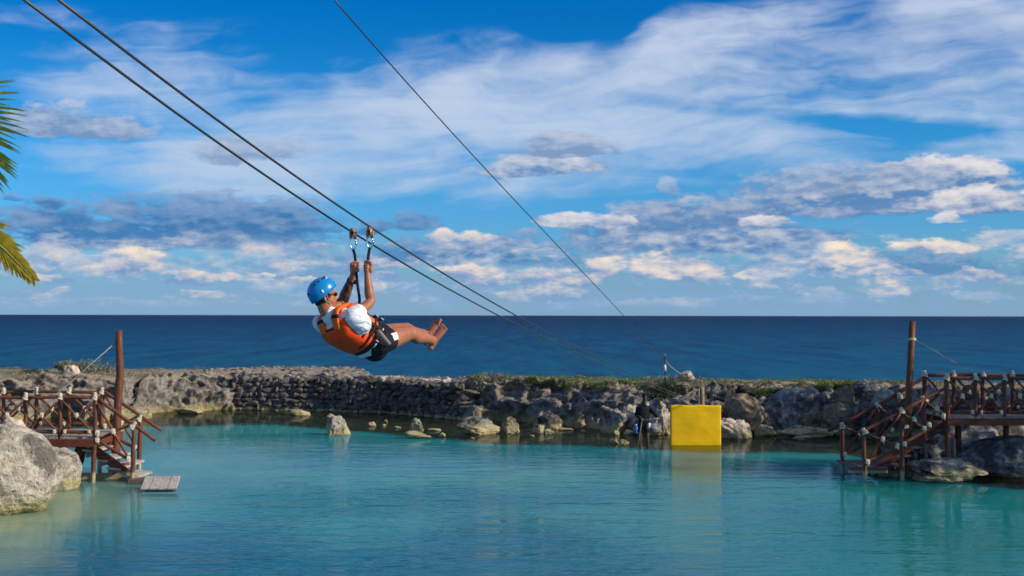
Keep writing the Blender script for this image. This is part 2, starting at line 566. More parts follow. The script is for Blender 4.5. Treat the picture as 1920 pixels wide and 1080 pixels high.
M['rock'] = rock_mat('rock_grey', (0.36, 0.33, 0.29), (0.035, 0.033, 0.03), (0.17, 0.155, 0.135), 1.3, 0.75)
M['rock_warm'] = rock_mat('rock_warm', (0.28, 0.22, 0.155), (0.04, 0.032, 0.025), (0.15, 0.115, 0.08), 1.4, 0.6)
M['rock_pale'] = rock_mat('rock_pale', (0.56, 0.50, 0.40), (0.10, 0.09, 0.075), (0.33, 0.295, 0.235), 1.2, 0.62, True, 0.09, 0.30)
M['rock_beige'] = rock_mat('rock_beige', (0.62, 0.52, 0.40), (0.25, 0.2, 0.15), (0.48, 0.40, 0.30), 1.5, 0.15)
M['rock_yellow'] = rock_mat('rock_yellow', (0.50, 0.44, 0.26), (0.10, 0.085, 0.05), (0.32, 0.275, 0.16), 2.6, 0.55, True, 0.06, 0.2)
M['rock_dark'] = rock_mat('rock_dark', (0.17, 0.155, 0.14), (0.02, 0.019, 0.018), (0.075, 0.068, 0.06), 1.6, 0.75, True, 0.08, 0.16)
M['rock_blue'] = rock_mat('rock_blue', (0.34, 0.33, 0.33), (0.05, 0.05, 0.054), (0.17, 0.168, 0.172), 1.5, 0.7, True, 0.08, 0.12)

def bank_mat():
    m, g = new_mat('bank_rock_and_soil')
    p = geo_pos(g)
    x, y, z = g.sep(p)
    nz = g.sep(X(g, g.node('ShaderNodeNewGeometry').outputs['Normal']))[2]
    n1 = g.noise(p, 0.7, 6, 0.6)
    n2 = g.noise(p, 3.5, 8, 0.68)
    n3 = g.noise(p, 14.0, 5, 0.7)
    rock = g.mix(g.sstep(n2, 0.4, 0.62), (0.11, 0.10, 0.09), (0.33, 0.30, 0.26))
    rock = g.mix(g.sstep(n3, 0.52, 0.7, 0, 0.8), rock, (0.05, 0.047, 0.042))
    soil = g.mix(g.sstep(n2, 0.35, 0.65), (0.40, 0.33, 0.25), (0.24, 0.20, 0.15))
    soil = g.mix(g.sstep(n3, 0.5, 0.7), soil, (0.48, 0.42, 0.34))
    c = g.mix(g.sstep(z + (n2 - 0.5) * 0.3, 1.22, 1.42) * g.sstep(nz, 0.35, 0.75), rock, soil)
    zz = z + (n2 - 0.5) * 0.4 + (n1 - 0.5) * 0.2
    c = g.mix(g.sstep(zz, 0.10, 0.40, 0.9, 0.0), c, g.mix(g.sstep(n3, 0.4, 0.65), (0.42, 0.36, 0.18), (0.22, 0.18, 0.085)))
    c = g.mix(g.sstep(z, -0.05, 0.04, 0.8, 0.0), c, (0.085, 0.07, 0.035))
    h = n1 * 0.5 + n2 * 0.7 + n3 * 0.3
    finish(g, principled(g, c, 0.95, (h, 1.0, 0.12), 0.12))
    return m
M['bank'] = bank_mat()

def wood_mat(name, a, b, grain=(1, 1, 1), wet=True, rough=0.55):
    m, g = new_mat(name)
    p = geo_pos(g)
    x, y, z = g.sep(p)
    o = g.mapping(p, scale=grain)
    n = g.noise(o, 16, 6, 0.65)
    n2 = g.noise(p, 3.0, 4, 0.6)
    c = g.mix(g.sstep(n, 0.35, 0.68), a, b)
    c = g.mix(g.sstep(n2, 0.45, 0.75, 0, 0.5), c, tuple(v * 0.45 for v in a))
    if wet:
        zz = z + (n - 0.5) * 0.15
        c = g.mix(g.sstep(zz, 0.20, 0.30, 0.92, 0.0), c, g.mix(n2, (0.50, 0.44, 0.27), (0.30, 0.25, 0.13)))
    finish(g, principled(g, c, rough, (n, 0.6, 0.01), 0.3))
    return m
M['log'] = wood_mat('stained_log', (0.085, 0.028, 0.014), (0.215, 0.075, 0.034), (3, 3, 0.35))
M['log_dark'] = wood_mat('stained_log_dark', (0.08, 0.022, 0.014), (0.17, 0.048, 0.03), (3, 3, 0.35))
M['beam'] = wood_mat('stained_beam', (0.10, 0.026, 0.014), (0.20, 0.055, 0.028), (0.4, 2, 3))
M['plank'] = wood_mat('weathered_plank', (0.20, 0.13, 0.10), (0.46, 0.38, 0.33), (3.0, 0.5, 3.0), False, 0.8)
M['plank_grey'] = wood_mat('bleached_plank', (0.30, 0.26, 0.22), (0.58, 0.52, 0.46), (3.0, 0.35, 3.0), False, 0.85)
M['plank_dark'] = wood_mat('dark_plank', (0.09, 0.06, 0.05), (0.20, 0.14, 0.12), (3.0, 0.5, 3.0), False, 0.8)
def rope_mat(name, col):
    m, g = new_mat(name)
    p = geo_pos(g)
    n = g.noise(p, 60, 3, 0.6)
    wv = g.node('ShaderNodeTexWave', wave_type='BANDS', bands_direction='Z')
    wv.inputs['Scale'].default_value = 18
    wv.inputs['Distortion'].default_value = 3
    g.put(wv.inputs['Vector'], p)
    c = g.mix(n, tuple(c * 0.75 for c in col), col)
    finish(g, principled(g, c, 0.9, (X(g, wv.outputs[1]), 0.7, 0.01)))
    return m
M['rope'] = rope_mat('pale_rope', (0.80, 0.71, 0.53))
M['guy'] = rope_mat('grey_cord', (0.42, 0.40, 0.36))

# ------------------------------------------------------------------ water
def interp_line(pts):
    xs = np.array([p[0] for p in pts]); ys = np.array([p[1] for p in pts])
    return lambda x: np.interp(x, xs, ys)
def line_from_px(pts):
    return interp_line([(G(a, b).x, G(a, b).y) for a, b in pts])
front = line_from_px([(-900, 800), (-300, 796), (0, 790), (120, 784), (200, 787), (290, 775), (440, 768), (600, 771), (740, 776), (870, 788), (960, 792),
                      (1060, 798), (1130, 806), (1200, 812), (1360, 816), (1430, 806), (1550, 802), (1640, 806), (1760, 812), (1920, 818), (2300, 826), (2900, 830)])
dropoff = line_from_px([(-900, 815), (0, 806), (300, 800), (440, 797), (560, 805), (700, 815), (860, 827), (1000, 834), (1150, 844), (1240, 849), (1370, 852), (1560, 848),
                        (1680, 872), (1780, 905), (1920, 925), (2300, 960), (2900, 990)])
def back(x):     # seaward edge of the breakwater
    return interp_line([(-60, 70), (-7.6, 69.5), (-6.2, 62.2), (-2.0, 61.5), (-1.0, 62.5), (6, 61.0), (14, 59.5), (24, 58), (60, 56)])(x)
def centre(x):
    return (front(x) * 0.45 + back(x) * 0.55)

def grid_mesh(name, Vg, mat, attrs=None, smooth=True):
    nr, nc = Vg.shape[:2]
    me = bpy.data.meshes.new(name)
    i = np.arange((nr - 1) * (nc - 1))
    r, c = i // (nc - 1), i % (nc - 1)
    a = r * nc + c
    q = np.stack([a, a + 1, a + nc + 1, a + nc], 1)
    me.vertices.add(nr * nc)
    me.vertices.foreach_set('co', Vg.reshape(-1))
    me.loops.add(q.size)
    me.loops.foreach_set('vertex_index', q.reshape(-1))
    me.polygons.add(len(q))
    me.polygons.foreach_set('loop_start', np.arange(0, q.size, 4))
    me.polygons.foreach_set('loop_total', np.full(len(q), 4))
    me.update(calc_edges=True)
    if smooth:
        me.polygons.foreach_set('use_smooth', [True] * len(q))
    me.materials.append(mat)
    for k, v in (attrs or {}).items():
        at = me.attributes.new(k, 'FLOAT', 'POINT')
        at.data.foreach_set('value', v.reshape(-1).astype(np.float32))
    return me

def attr(g, name):
    n = g.node('ShaderNodeAttribute', attribute_name=name)
    return X(g, n.outputs['Fac'])
REFL = 0.60
def water_shader(g, body_col, opacity, heights, rough=0.05, refl=REFL, milky=True):
    h = None
    nrm = None
    for hh, dist in heights:
        b = g.node('ShaderNodeBump')
        b.inputs['Strength'].default_value = 1.0
        b.inputs['Distance'].default_value = dist
        g.put(b.inputs['Height'], hh)
        if nrm is not None:
            g.nt.links.new(nrm, b.inputs['Normal'])
        nrm = b.outputs[0]
    fr = g.node('ShaderNodeFresnel')
    fr.inputs['IOR'].default_value = 1.33
    g.nt.links.new(nrm, fr.inputs['Normal'])
    gl = g.node('ShaderNodeBsdfGlossy')
    gl.inputs['Roughness'].default_value = rough
    g.nt.links.new(nrm, gl.inputs['Normal'])
    df = g.node('ShaderNodeSubsurfaceScattering', falloff='BURLEY')      # light spreads in the milky water: no hard shadows on it
    g.put(df.inputs['Color'], body_col)
    df.inputs['Scale'].default_value = 1.6
    df.inputs['Radius'].default_value = (1.0, 1.0, 1.0)
    if not milky:
        df = g.node('ShaderNodeBsdfDiffuse')
        g.put(df.inputs['Color'], body_col)
    tr = g.node('ShaderNodeBsdfTransparent')
    tr.inputs[0].default_value = (0.62, 0.86, 0.84, 1)
    mb_ = g.node('ShaderNodeMixShader')
    g.put(mb_.inputs[0], opacity)
    g.nt.links.new(tr.outputs[0], mb_.inputs[1])
    g.nt.links.new(df.outputs[0], mb_.inputs[2])
    mx = g.node('ShaderNodeMixShader')
    g.put(mx.inputs[0], X(g, fr.outputs[0]) * refl)
    g.nt.links.new(mb_.outputs[0], mx.inputs[1])
    g.nt.links.new(gl.outputs[0], mx.inputs[2])
    return mx.outputs[0]

def lagoon_mat():
    m, g = new_mat('lagoon_water')
    p = geo_pos(g)
    d = attr(g, 'depth')
    sand = attr(g, 'sand')
    n = g.noise(g.mapping(p, scale=(0.6, 1, 1)), 0.13, 4, 0.55)
    n2 = g.noise(g.mapping(p, scale=(0.5, 1, 1)), 0.45, 3, 0.6)
    deep = g.mix(g.sstep(n, 0.38, 0.62), (0.014, 0.190, 0.228), (0.036, 0.262, 0.255))
    deep = g.mix(attr(g, 'deep'), deep, (0.002, 0.098, 0.185))
    deep = g.mix(attr(g, 'teal'), deep, (0.012, 0.195, 0.180))
    mid = g.mix(n2, (0.03, 0.30, 0.30), (0.008, 0.22, 0.27))
    c = g.mix(g.sstep(d, 0.25, 0.9), mid, deep)
    c = g.mix(g.sstep(d + (n2 - 0.5) * 0.5, 0.0, 0.42), (0.052, 0.048, 0.024), c)
    c = g.mix(sand * 0.9, c, g.mix(g.sstep(n2, 0.3, 0.7), (0.34, 0.38, 0.22), (0.14, 0.28, 0.20)))
    op = g.sstep(d, 0.0, 0.7, 0.30, 1.0)
    w1 = g.noise(g.mapping(p, rot=(0, 0, R(8)), scale=(0.42, 1.0, 1)), 1.5, 3, 0.5)
    w2 = g.noise(g.mapping(p, rot=(0, 0, R(-12)), scale=(0.5, 1.0, 1)), 4.6, 3, 0.5)
    w3 = g.noise(g.mapping(p, rot=(0, 0, R(25)), scale=(0.6, 1.0, 1)), 13.0, 2, 0.5)
    gust = g.noise(g.mapping(p, scale=(0.5, 1, 1)), 0.11, 3, 0.5)
    gf = g.sstep(gust, 0.35, 0.65, 0.45, 1.0) * attr(g, 'calm')
    finish(g, water_shader(g, c, op, [(w1 * gf, 0.085), (w2 * gf, 0.026), (w3 * gf, 0.006)], 0.02))
    return m
def sea_mat():
    m, g = new_mat('sea_water')
    p = geo_pos(g)
    x, y, z = g.sep(p)
    ly = g.m('LOGARITHM', y, 10)
    n = g.noise(g.mapping(p, scale=(0.25, 1, 1)), 0.02, 5, 0.6)
    n2 = g.noise(g.mapping(p, scale=(0.3, 1, 1)), 0.12, 5, 0.65)
    n3 = g.noise(g.mapping(p, rot=(0, 0, R(4)), scale=(1.0, 0.10, 1)), 0.30, 7, 0.70)
    n4 = g.noise(g.mapping(p, scale=(0.5, 0.5, 1)), 1.3, 5, 0.65)
    c = g.ramp(g.lin(ly, 1.8, 3.6) + (n - 0.5) * 0.25 + (n2 - 0.5) * 0.2 + (n3 - 0.5) * 1.9 + (n4 - 0.5) * 1.6,  # light and shade of the waves and the darker distance put into the colour
               [(0.0, (0.001, 0.098, 0.190)), (0.25, (0.001, 0.068, 0.158)), (0.45, (0.001, 0.047, 0.132)), (0.68, (0.001, 0.028, 0.098)), (1.0, (0.001, 0.019, 0.072))])
    w0 = g.noise(g.mapping(p, rot=(0, 0, R(10)), scale=(0.35, 1.0, 1)), 0.16, 4, 0.55)
    w1 = g.noise(g.mapping(p, rot=(0, 0, R(-6)), scale=(0.4, 1.0, 1)), 0.7, 4, 0.55)
    w2 = g.noise(g.mapping(p, rot=(0, 0, R(14)), scale=(0.5, 1.0, 1)), 2.6, 3, 0.55)
    finish(g, water_shader(g, c, 1.0, [(w0, 2.4), (w1, 0.9), (w2, 0.16)], 0.06, 0.26, False))
    return m
M['lagoon'] = lagoon_mat()
M['sea'] = sea_mat()

def sm(x, a, b):
    t = np.clip((x - a) / (b - a), 0, 1)
    return t * t * (3 - 2 * t)
xs = np.concatenate([np.linspace(-60, -20, 24, endpoint=False), np.linspace(-20, 20, 200), np.linspace(20.4, 60, 24)])
nr = 150
ts = np.linspace(0, 1, nr)
Y0 = 3.0
Vg = np.zeros((nr, len(xs), 3))
Vg[..., 0] = xs[None, :]
cy = centre(xs)
Vg[..., 1] = Y0 + (cy[None, :] - Y0) * ts[:, None]
XX, YY = Vg[..., 0], Vg[..., 1]
wob = fbm(np.stack([XX * 0.35, YY * 0.22, XX * 0], -1).reshape(-1, 3), 3, 5).reshape(XX.shape)
dro = dropoff(XX)
LR = G(20, 930)          # near-left boulder
sanddist = np.sqrt(((XX - (LR.x - 0.5)) / 3.6) ** 2 + ((YY - (LR.y - 4.0)) / 9.0) ** 2)
sand = 1 - sm(sanddist + wob * 0.30, 0.60, 1.35)
depth = sm(dro - YY + wob * 1.6, -1.6, 2.2)
deepm = (1 - 0.9 * sand) * (1 - sm(YY + wob * 5 + np.abs(XX + 1.5) * 0.65, 24.0, 34)) * 0.62
tealm = sm(XX + wob * 1.5, 1.5, 9.5) * (1 - sm(YY, 36, 44))
calm = 0.16 + 0.26 * (1 - sm(YY + wob * 2 - dro, -9, 1)) + 0.85 * (1 - sm(YY + wob * 3, 24, 36)) * (1 - 0.75 * sm(XX + wob * 2, 0.5, 5))
calm *= 1 - 0.62 * (1 - sm(np.abs(XX + 9.5) + wob, 1.5, 4.5)) * sm(YY, 22, 26)
calm *= 1 - 0.45 * sm(XX, 6, 9) * sm(YY, 27, 31)
lag = link('lagoon_water', grid_mesh('lagoon_water', Vg, M['lagoon'], dict(depth=depth, sand=sand, deep=deepm, teal=tealm, calm=calm)))
tag(lag, kind='structure')
# lagoon bed
Vb = Vg.copy()
Vb[..., 2] = -0.16 - 1.5 * depth * (1 - 0.75 * sand) + fbm(np.stack([XX * 1.3, YY * 1.3, XX * 0], -1).reshape(-1, 3), 4, 9).reshape(XX.shape) * 0.12
Vb[-30:, :, 2] = np.minimum(Vb[-30:, :, 2], -0.15)
m_bed, g2 = new_mat('lagoon_bed')
p_ = geo_pos(g2)
nb = g2.noise(p_, 1.6, 6, 0.65)
finish(g2, principled(g2, g2.mix(g2.sstep(nb, 0.4, 0.65), (0.085, 0.07, 0.035), (0.26, 0.22, 0.12)), 0.95))
tag(link('lagoon_bed', grid_mesh('lagoon_bed', Vb, m_bed)), kind='structure')
# open sea
xs2 = np.concatenate([-np.geomspace(30000, 70, 20), np.linspace(-60, 60, 61), np.geomspace(70, 30000, 20)])
rows = np.concatenate([[0.0], np.geomspace(2, 32000, 60)])
Vs = np.zeros((len(rows), len(xs2), 3))
Vs[..., 0] = xs2[None, :]
Vs[..., 1] = centre(np.clip(xs2, -60, 60))[None, :] + rows[:, None]
tag(link('sea', grid_mesh('sea', Vs, M['sea'])), kind='structure')

# ------------------------------------------------------------------ breakwater bank (terrain)
bx_ = np.linspace(-30, 30, 900)
rows_b = 110
s_ = np.linspace(0, 1, rows_b)
fr_, bk_ = front(bx_), back(bx_)
crest_off = np.interp(bx_, [-30, -20, -13.5, -12.0, -3.0, -1.6, 2, 6, 12, 30], [2.6, 2.4, 2.0, 0.55, 0.5, 1.8, 3.2, 4.2, 4.0, 4.0])
H_top = np.interp(bx_, [-30, -14, -12, -6.8, -6.0, -2.6, -1.5, 6, 14, 30], [1.50, 1.50, 1.58, 1.60, 1.48, 1.42, 1.46, 1.42, 1.40, 1.45])
Vk = np.zeros((rows_b, len(bx_), 3))
yy = np.zeros((rows_b, len(bx_)))
zz = np.zeros_like(yy)
for i, s in enumerate(s_):
    if s < 0.14:                       # under water toe
        t = s / 0.14
        yy[i] = fr_ - 1.6 * (1 - t)
        zz[i] = -0.75 * (1 - t) - 0.03
    elif s < 0.62:                     # face
        t = (s - 0.14) / 0.48
        yy[i] = fr_ + crest_off * (t ** 0.9)
        zz[i] = -0.03 + H_top * (1 - (1 - t) ** 1.7)
    elif s < 0.88:                     # crown
        t = (s - 0.62) / 0.26
        yy[i] = fr_ + crest_off + (bk_ - fr_ - crest_off) * t
        zz[i] = H_top + 0.04 * math.sin(t * math.pi)
    else:
        t = (s - 0.88) / 0.12
        yy[i] = bk_ + 2.5 * t
        zz[i] = H_top - (H_top + 0.8) * t
P3 = np.stack([np.broadcast_to(bx_, yy.shape), yy, zz], -1).reshape(-1, 3)
rug = ridged(P3 * np.array([0.55, 0.55, 0.9]), 5, 3).reshape(yy.shape)
fine = fbm(P3 * 2.3, 5, 21, 0.62).reshape(yy.shape)
face_w = np.clip(np.minimum((s_ - 0.02) / 0.14, (0.70 - s_) / 0.10), 0, 1)[:, None]
rough_x = np.interp(bx_, [-30, -12.5, -11.8, -2.8, -1.6, 30], [1, 1, 0.25, 0.25, 1, 1])[None, :]
yy2 = yy - (rug - 0.25) * 0.95 * face_w * rough_x - fine * 0.40 * face_w * rough_x
crown_w = np.clip((s_ - 0.45) / 0.15, 0, 1)[:, None]
zz2 = zz + (rug - 0.2) * 0.36 * face_w * rough_x + fine * ((0.05 + 0.09 * np.exp(-((bx_ + 10) / 4.5) ** 2)[None, :]) * crown_w + 0.20 * face_w * rough_x)
Vk[..., 0] = bx_[None, :] + fine * 0.15 * face_w
Vk[..., 1], Vk[..., 2] = yy2, zz2
tag(link('breakwater_ground', grid_mesh('breakwater_ground', Vk, M['bank'], smooth=False)), kind='structure')
def bank_z(x, y):
    j = int(np.clip(np.searchsorted(bx_, x), 1, len(bx_) - 1))
    return float(np.interp(y, np.maximum.accumulate(yy2[:, j]), zz2[:, j]))

# ------------------------------------------------------------------ boulders
_ico = {}
def ico(sub):
    if sub not in _ico:
        bm = bmesh.new()
        bmesh.ops.create_icosphere(bm, subdivisions=sub, radius=1)
        v = np.array([x.co[:] for x in bm.verts])
        f = [tuple(l.index for l in x.verts) for x in bm.faces]
        bm.free()
        _ico[sub] = (v, f)
    return _ico[sub]
def rock_verts(seed, sub=4, planes=15, amp=0.2, lo=0.42, hi=0.85, nsc=1.7):
    r = np.random.RandomState(seed)
    v, f = ico(sub)
    v = v.copy()
    base = v.copy()
    for k in range(planes):
        n = r.normal(size=3); n /= np.linalg.norm(n)
        d = r.uniform(lo, hi)
        e = v @ n - d
        v = v - np.outer(np.clip(e, 0, None) * 0.93, n)
    h = fbm(base * nsc + seed * 3.7, 6, seed, 0.6) * amp + (ridged(base * nsc * 1.5 + seed, 4, seed + 5) - 0.3) * amp * 0.75
    return v + base * h[:, None], f
def boulder(px, pybase, w, h, mat, label, Y=None, depth=None, seed=None, sub=4, lean=0, yaw=None, group=None, amp=0.20, sink=0.32, zb=0.0, planes=15, name='boulder', cat='rock', lo=0.42, hi=0.85):
    """w, h = visible size in picture pixels; stands with its visible base at (px, pybase)"""
    if Y is None:
        P = G(px, pybase, zb)
    else:
        P = W(px, pybase, Y)
    k = 1 / PXM(P.y)
    ww, hh = w * k, h * k
    dd = depth if depth else ww * 0.8
    seed = seed if seed is not None else int(px * 7 + pybase * 3)
    v, f = rock_verts(seed, sub, planes, amp, lo, hi)
    v = v / np.array([max(abs(v[:, 0].min()), v[:, 0].max()), max(abs(v[:, 1].min()), v[:, 1].max()), v[:, 2].max()])
    full = hh / (1 - sink)
    v = v * np.array([ww / 2, dd / 2, full / 2])
    if lean:
        v = v @ np.array(Matrix.Rotation(R(lean), 3, 'Y')).T
    if yaw:
        v = v @ np.array(Matrix.Rotation(R(yaw), 3, 'Z')).T
    top = v[:, 2].max()
    loc = Vector((P.x, P.y + dd * 0.25, P.z))
    v = v + np.array([0, 0, hh - top])
    me = bpy.data.meshes.new(name)
    me.from_pydata(v.tolist(), [], f)
    me.polygons.foreach_set('use_smooth', [sub >= 4] * len(me.polygons))
    me.materials.append(M[mat])
    return tag(link(name, me, loc=loc), label, cat, group)

# ------------------------------------------------------------------ dry stone wall
x0w, x1w = G(436, 769).x, G(868, 788).x
wl = thing('stone_wall', (x0w, float(front(x0w)), 0), 'long wall of rough dark stones rising from the water between the pale rock slope and the shrub', 'stone wall')
stone_me = []
for k in range(8):
    v, f = rock_verts(300 + k, 2, 12, 0.14, 0.45, 0.8)
    v = v / np.abs(v).max(0)
    me = bpy.data.meshes.new('stone')
    me.from_pydata(v.tolist(), [], f)
    stone_me.append(me)
M['wall_a'] = rock_mat('wall_stone_dark', (0.17, 0.15, 0.135), (0.03, 0.028, 0.027), (0.095, 0.086, 0.078), 2.0, 0.5, True, 0.07, 0.10)
M['wall_b'] = rock_mat('wall_stone_brown', (0.21, 0.18, 0.15), (0.04, 0.036, 0.032), (0.12, 0.10, 0.085), 2.2, 0.4, True, 0.07, 0.10)
for k, me in enumerate(stone_me):
    me.materials.append(M['wall_a'] if k % 3 else M['wall_b'])
r = random.Random(11)
zrow = -0.05
row = 0
while zrow < 1.36:
    hgt = r.uniform(0.16, 0.26)
    if zrow + hgt > 1.5: hgt = 1.5 - zrow
    xx = x0w + r.uniform(-.2, .1)
    while xx < x1w:
        wd = r.choice((r.uniform(0.16, 0.3), r.uniform(0.3, 0.62)))
        hh = hgt * r.uniform(0.85, 1.2)
        zc = zrow + hgt / 2 + r.uniform(-.025, .025)
        t_ = np.clip(zc / 1.55, 0, 1)
        yf = float(front(xx + wd / 2)) + 0.5 * (1 - (1 - t_) ** 0.6) - r.uniform(-0.02, 0.07)
        o = link('stone', stone_me[r.randrange(8)], wl, rot=(r.uniform(-.25, .25), r.uniform(-.18, .18), r.uniform(-.3, .3)))
        o.location = Vector((xx + wd / 2, yf, zc)) - wl.location
        o.scale = (wd * 0.66, 0.25, hh * 0.72)
        xx += wd * r.uniform(.92, 1.04)
    zrow += hgt * 0.93
    row += 1
# cap stones, pale
for me_i in range(3):
    v, f = rock_verts(340 + me_i, 2, 7, 0.14, 0.5, 0.9)
    v = v / np.abs(v).max(0)
    me = bpy.data.meshes.new('cap_stone'); me.from_pydata(v.tolist(), [], f); me.materials.append(M['rock_beige'])
    stone_me.append(me)
xx = x0w
while xx < x1w - 0.1:
    wd = r.uniform(0.3, 0.7)
    o = link('cap_stone', stone_me[8 + r.randrange(3)], wl, rot=(0, r.uniform(-.08, .08), r.uniform(-.3, .3)))
    o.location = Vector((xx + wd / 2, float(front(xx)) + 0.62 + r.uniform(-.08, .1), 1.44 + r.uniform(-.03, .04))) - wl.location
    o.scale = (wd * .56, .3, r.uniform(.06, .11))
    xx += wd

# ------------------------------------------------------------------ boulders: big ones of the two banks
B = boulder
B(-18, 966, 222, 166, 'rock_pale', 'huge pale weathered boulder with a bright right face, beside the left wooden jetty', seed=41, sub=6, amp=0.07, depth=2.4, sink=0.12, planes=8, lo=.70, hi=.95)
B(98, 920, 92, 80, 'rock_pale', 'pale rounded rock leaning against the huge boulder, under the left jetty', seed=43, sub=5, amp=0.07, depth=1.1, sink=0.2, planes=8, lo=.68)
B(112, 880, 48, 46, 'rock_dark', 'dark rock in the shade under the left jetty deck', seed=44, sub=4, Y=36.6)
B(24, 806, 46, 24, 'rock_beige', 'small pinkish rock showing behind the near rail at the far left', seed=47, Y=34.2, sub=4)
B(1884, 904, 216, 86, 'rock_blue', 'large dark rounded boulder under the deck at the right edge', seed=51, sub=6, depth=2.6, sink=0.1, amp=0.11, planes=12, lo=.6, Y=37.2)
B(1780, 896, 164, 36, 'rock', 'low flat ledge rock carrying the corner post of the right jetty', seed=52, sub=5, depth=1.3, sink=0.1, Y=35.9, amp=.14)
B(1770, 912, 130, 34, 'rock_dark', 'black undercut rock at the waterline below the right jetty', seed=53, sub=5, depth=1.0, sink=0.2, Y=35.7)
B(1668, 893, 44, 40, 'rock_beige', 'smooth tan rock behind the stair post of the right jetty', seed=54, sub=4, Y=37.0, amp=.1)
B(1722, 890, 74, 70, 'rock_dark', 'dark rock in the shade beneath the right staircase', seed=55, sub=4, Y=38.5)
B(1800, 880, 230, 90, 'rock', 'grey rock mass filling the shade under the right deck', seed=56, sub=4, Y=40.0, depth=2.5)
B(1900, 870, 200, 84, 'rock', 'shaded rock below the deck near the right edge, behind the rounded boulder', seed=57, sub=4, Y=40.5, depth=2.5)
# breakwater face, left
FW = 'boulders along the breakwater'
B(30, 778, 110, 60, 'rock_dark', 'dark mossy boulder on the breakwater at the far left', seed=61, sub=5)
B(82, 752, 46, 58, 'rock', 'grey jagged boulder with pale streaks left of the pinkish boulder', seed=62, sub=5, Y=61.5)
B(131, 726, 44, 42, 'rock_beige', 'pinkish beige rounded boulder high on the breakwater under the left shrub', seed=63, sub=5, Y=62.2, amp=.1)
B(196, 770, 100, 64, 'rock', 'broad grey boulder sloping behind the left jetty corner', seed=64, sub=5, Y=61.8)
B(262, 776, 80, 68, 'rock_pale', 'pale sunlit rock slope just right of the tall left pole', seed=65, sub=5, Y=62.0)
B(330, 778, 120, 74, 'rock_pale', 'long pale sunlit rock slope at the left end of the stone wall', seed=66, sub=5, Y=62.6, amp=.16)
B(395, 774, 90, 62, 'rock', 'grey fractured rock where the stone wall begins', seed=67, sub=5, Y=63.0)
B(240, 786, 90, 22, 'rock_yellow', 'yellow algae ledge at the waterline right of the left pole', seed=68, sub=4)
B(352, 776, 60, 12, 'rock_yellow', 'yellow ledge at the waterline below the pale slope', seed=69, sub=4)
B(371, 772, 14, 10, 'rock_yellow', 'small round yellow stone at the foot of the stone wall', seed=70, sub=3)
# breakwater face, middle and right
B(925, 792, 80, 76, 'rock_dark', 'dark boulder below the shrub right of the stone wall', seed=71, sub=5, Y=58.0)
B(995, 792, 130, 66, 'rock_dark', 'wide dark hollowed rock face left of the leaning slab', seed=72, sub=5, Y=57.2, amp=.17)
B(1078, 796, 90, 68, 'rock_blue', 'bluish grey slab leaning to the right with a sunlit edge', seed=73, sub=5, Y=55.5, lean=-18, lo=.5)
B(1118, 776, 46, 38, 'rock_warm', 'orange-brown rock under the pale crest left of the attendant', seed=74, sub=5, Y=55.5)
B(1172, 766, 84, 34, 'rock_warm', 'brown ledge with a pale top behind the attendant', seed=75, sub=5, Y=54.5)
B(1150, 812, 70, 52, 'rock', 'large grey boulder at the foot of the bank left of the attendant', seed=76, sub=5, Y=50.5)
B(1186, 804, 48, 46, 'rock_pale', 'rounded grey boulder directly behind the attendant', seed=77, sub=5, Y=50.8)
B(1236, 800, 64, 54, 'rock_pale', 'grey boulder between the attendant and the yellow panel', seed=78, sub=5, Y=50.0)
B(1276, 762, 42, 20, 'rock', 'small rock just above the left end of the yellow panel', seed=79, sub=4, Y=51.0)
B(1290, 800, 90, 50, 'rock', 'boulder mostly hidden behind the yellow panel', seed=80, sub=4, Y=50.5)
B(1287, 712, 40, 17, 'rock_pale', 'pale rock on the crest with a rope tied to it', seed=81, sub=4, Y=55)
B(1395, 790, 84, 52, 'rock_warm', 'big rounded brown boulder right of the yellow panel', seed=82, sub=5, Y=50.0, amp=.1, planes=6, lo=.75)
B(1384, 832, 74, 48, 'rock_beige', 'pale pitted rock at the waterline just right of the yellow panel', seed=83, sub=5, Y=48.5, amp=.17)
B(1432, 822, 50, 26, 'rock_yellow', 'yellowish rock at the waterline below the brown boulder', seed=84, sub=4, Y=49.5)
B(1352, 760, 60, 46, 'rock', 'grey rock behind the top right of the yellow panel', seed=88, sub=5, Y=52)
B(1490, 800, 120, 74, 'rock_blue', 'wide dark bluish boulder with a sunlit crest on the right bank', seed=85, sub=5, Y=51.0, amp=.17)
B(1462, 762, 70, 36, 'rock', 'grey boulder with a bright broken top right of the brown boulder', seed=86, sub=5, Y=52.0)
B(1520, 820, 110, 20, 'rock_yellow', 'yellow algae shelf at the waterline right of centre', seed=87, sub=4)
B(1585, 768, 52, 46, 'rock_warm', 'olive boulder carrying the bright green cushion plant', seed=91, sub=5, Y=51.0)
B(1572, 806, 84, 56, 'rock_warm', 'large olive brown boulder at the foot of the right bank', seed=92, sub=5, Y=50.0)
B(1636, 746, 70, 34, 'rock', 'grey boulder on the bank left of the tall right pole', seed=93, sub=5, Y=52.0)
B(1660, 764, 60, 38, 'rock_pale', 'bright pale boulder beside the tall right pole', seed=94, sub=5, Y=50.5)
B(1650, 812, 110, 60, 'rock_dark', 'long dark boulder behind the lower stair rail of the right jetty', seed=95, sub=5, Y=49.0)
B(1740, 800, 90, 80, 'rock', 'grey boulder behind the right staircase', seed=96, sub=5, Y=48.5)
B(1830, 800, 110, 76, 'rock_dark', 'dark boulder behind the right deck rail', seed=97, sub=5, Y=48.0)
B(1905, 800, 90, 80, 'rock', 'grey boulder behind the rail at the far right edge', seed=98, sub=5, Y=47.5)
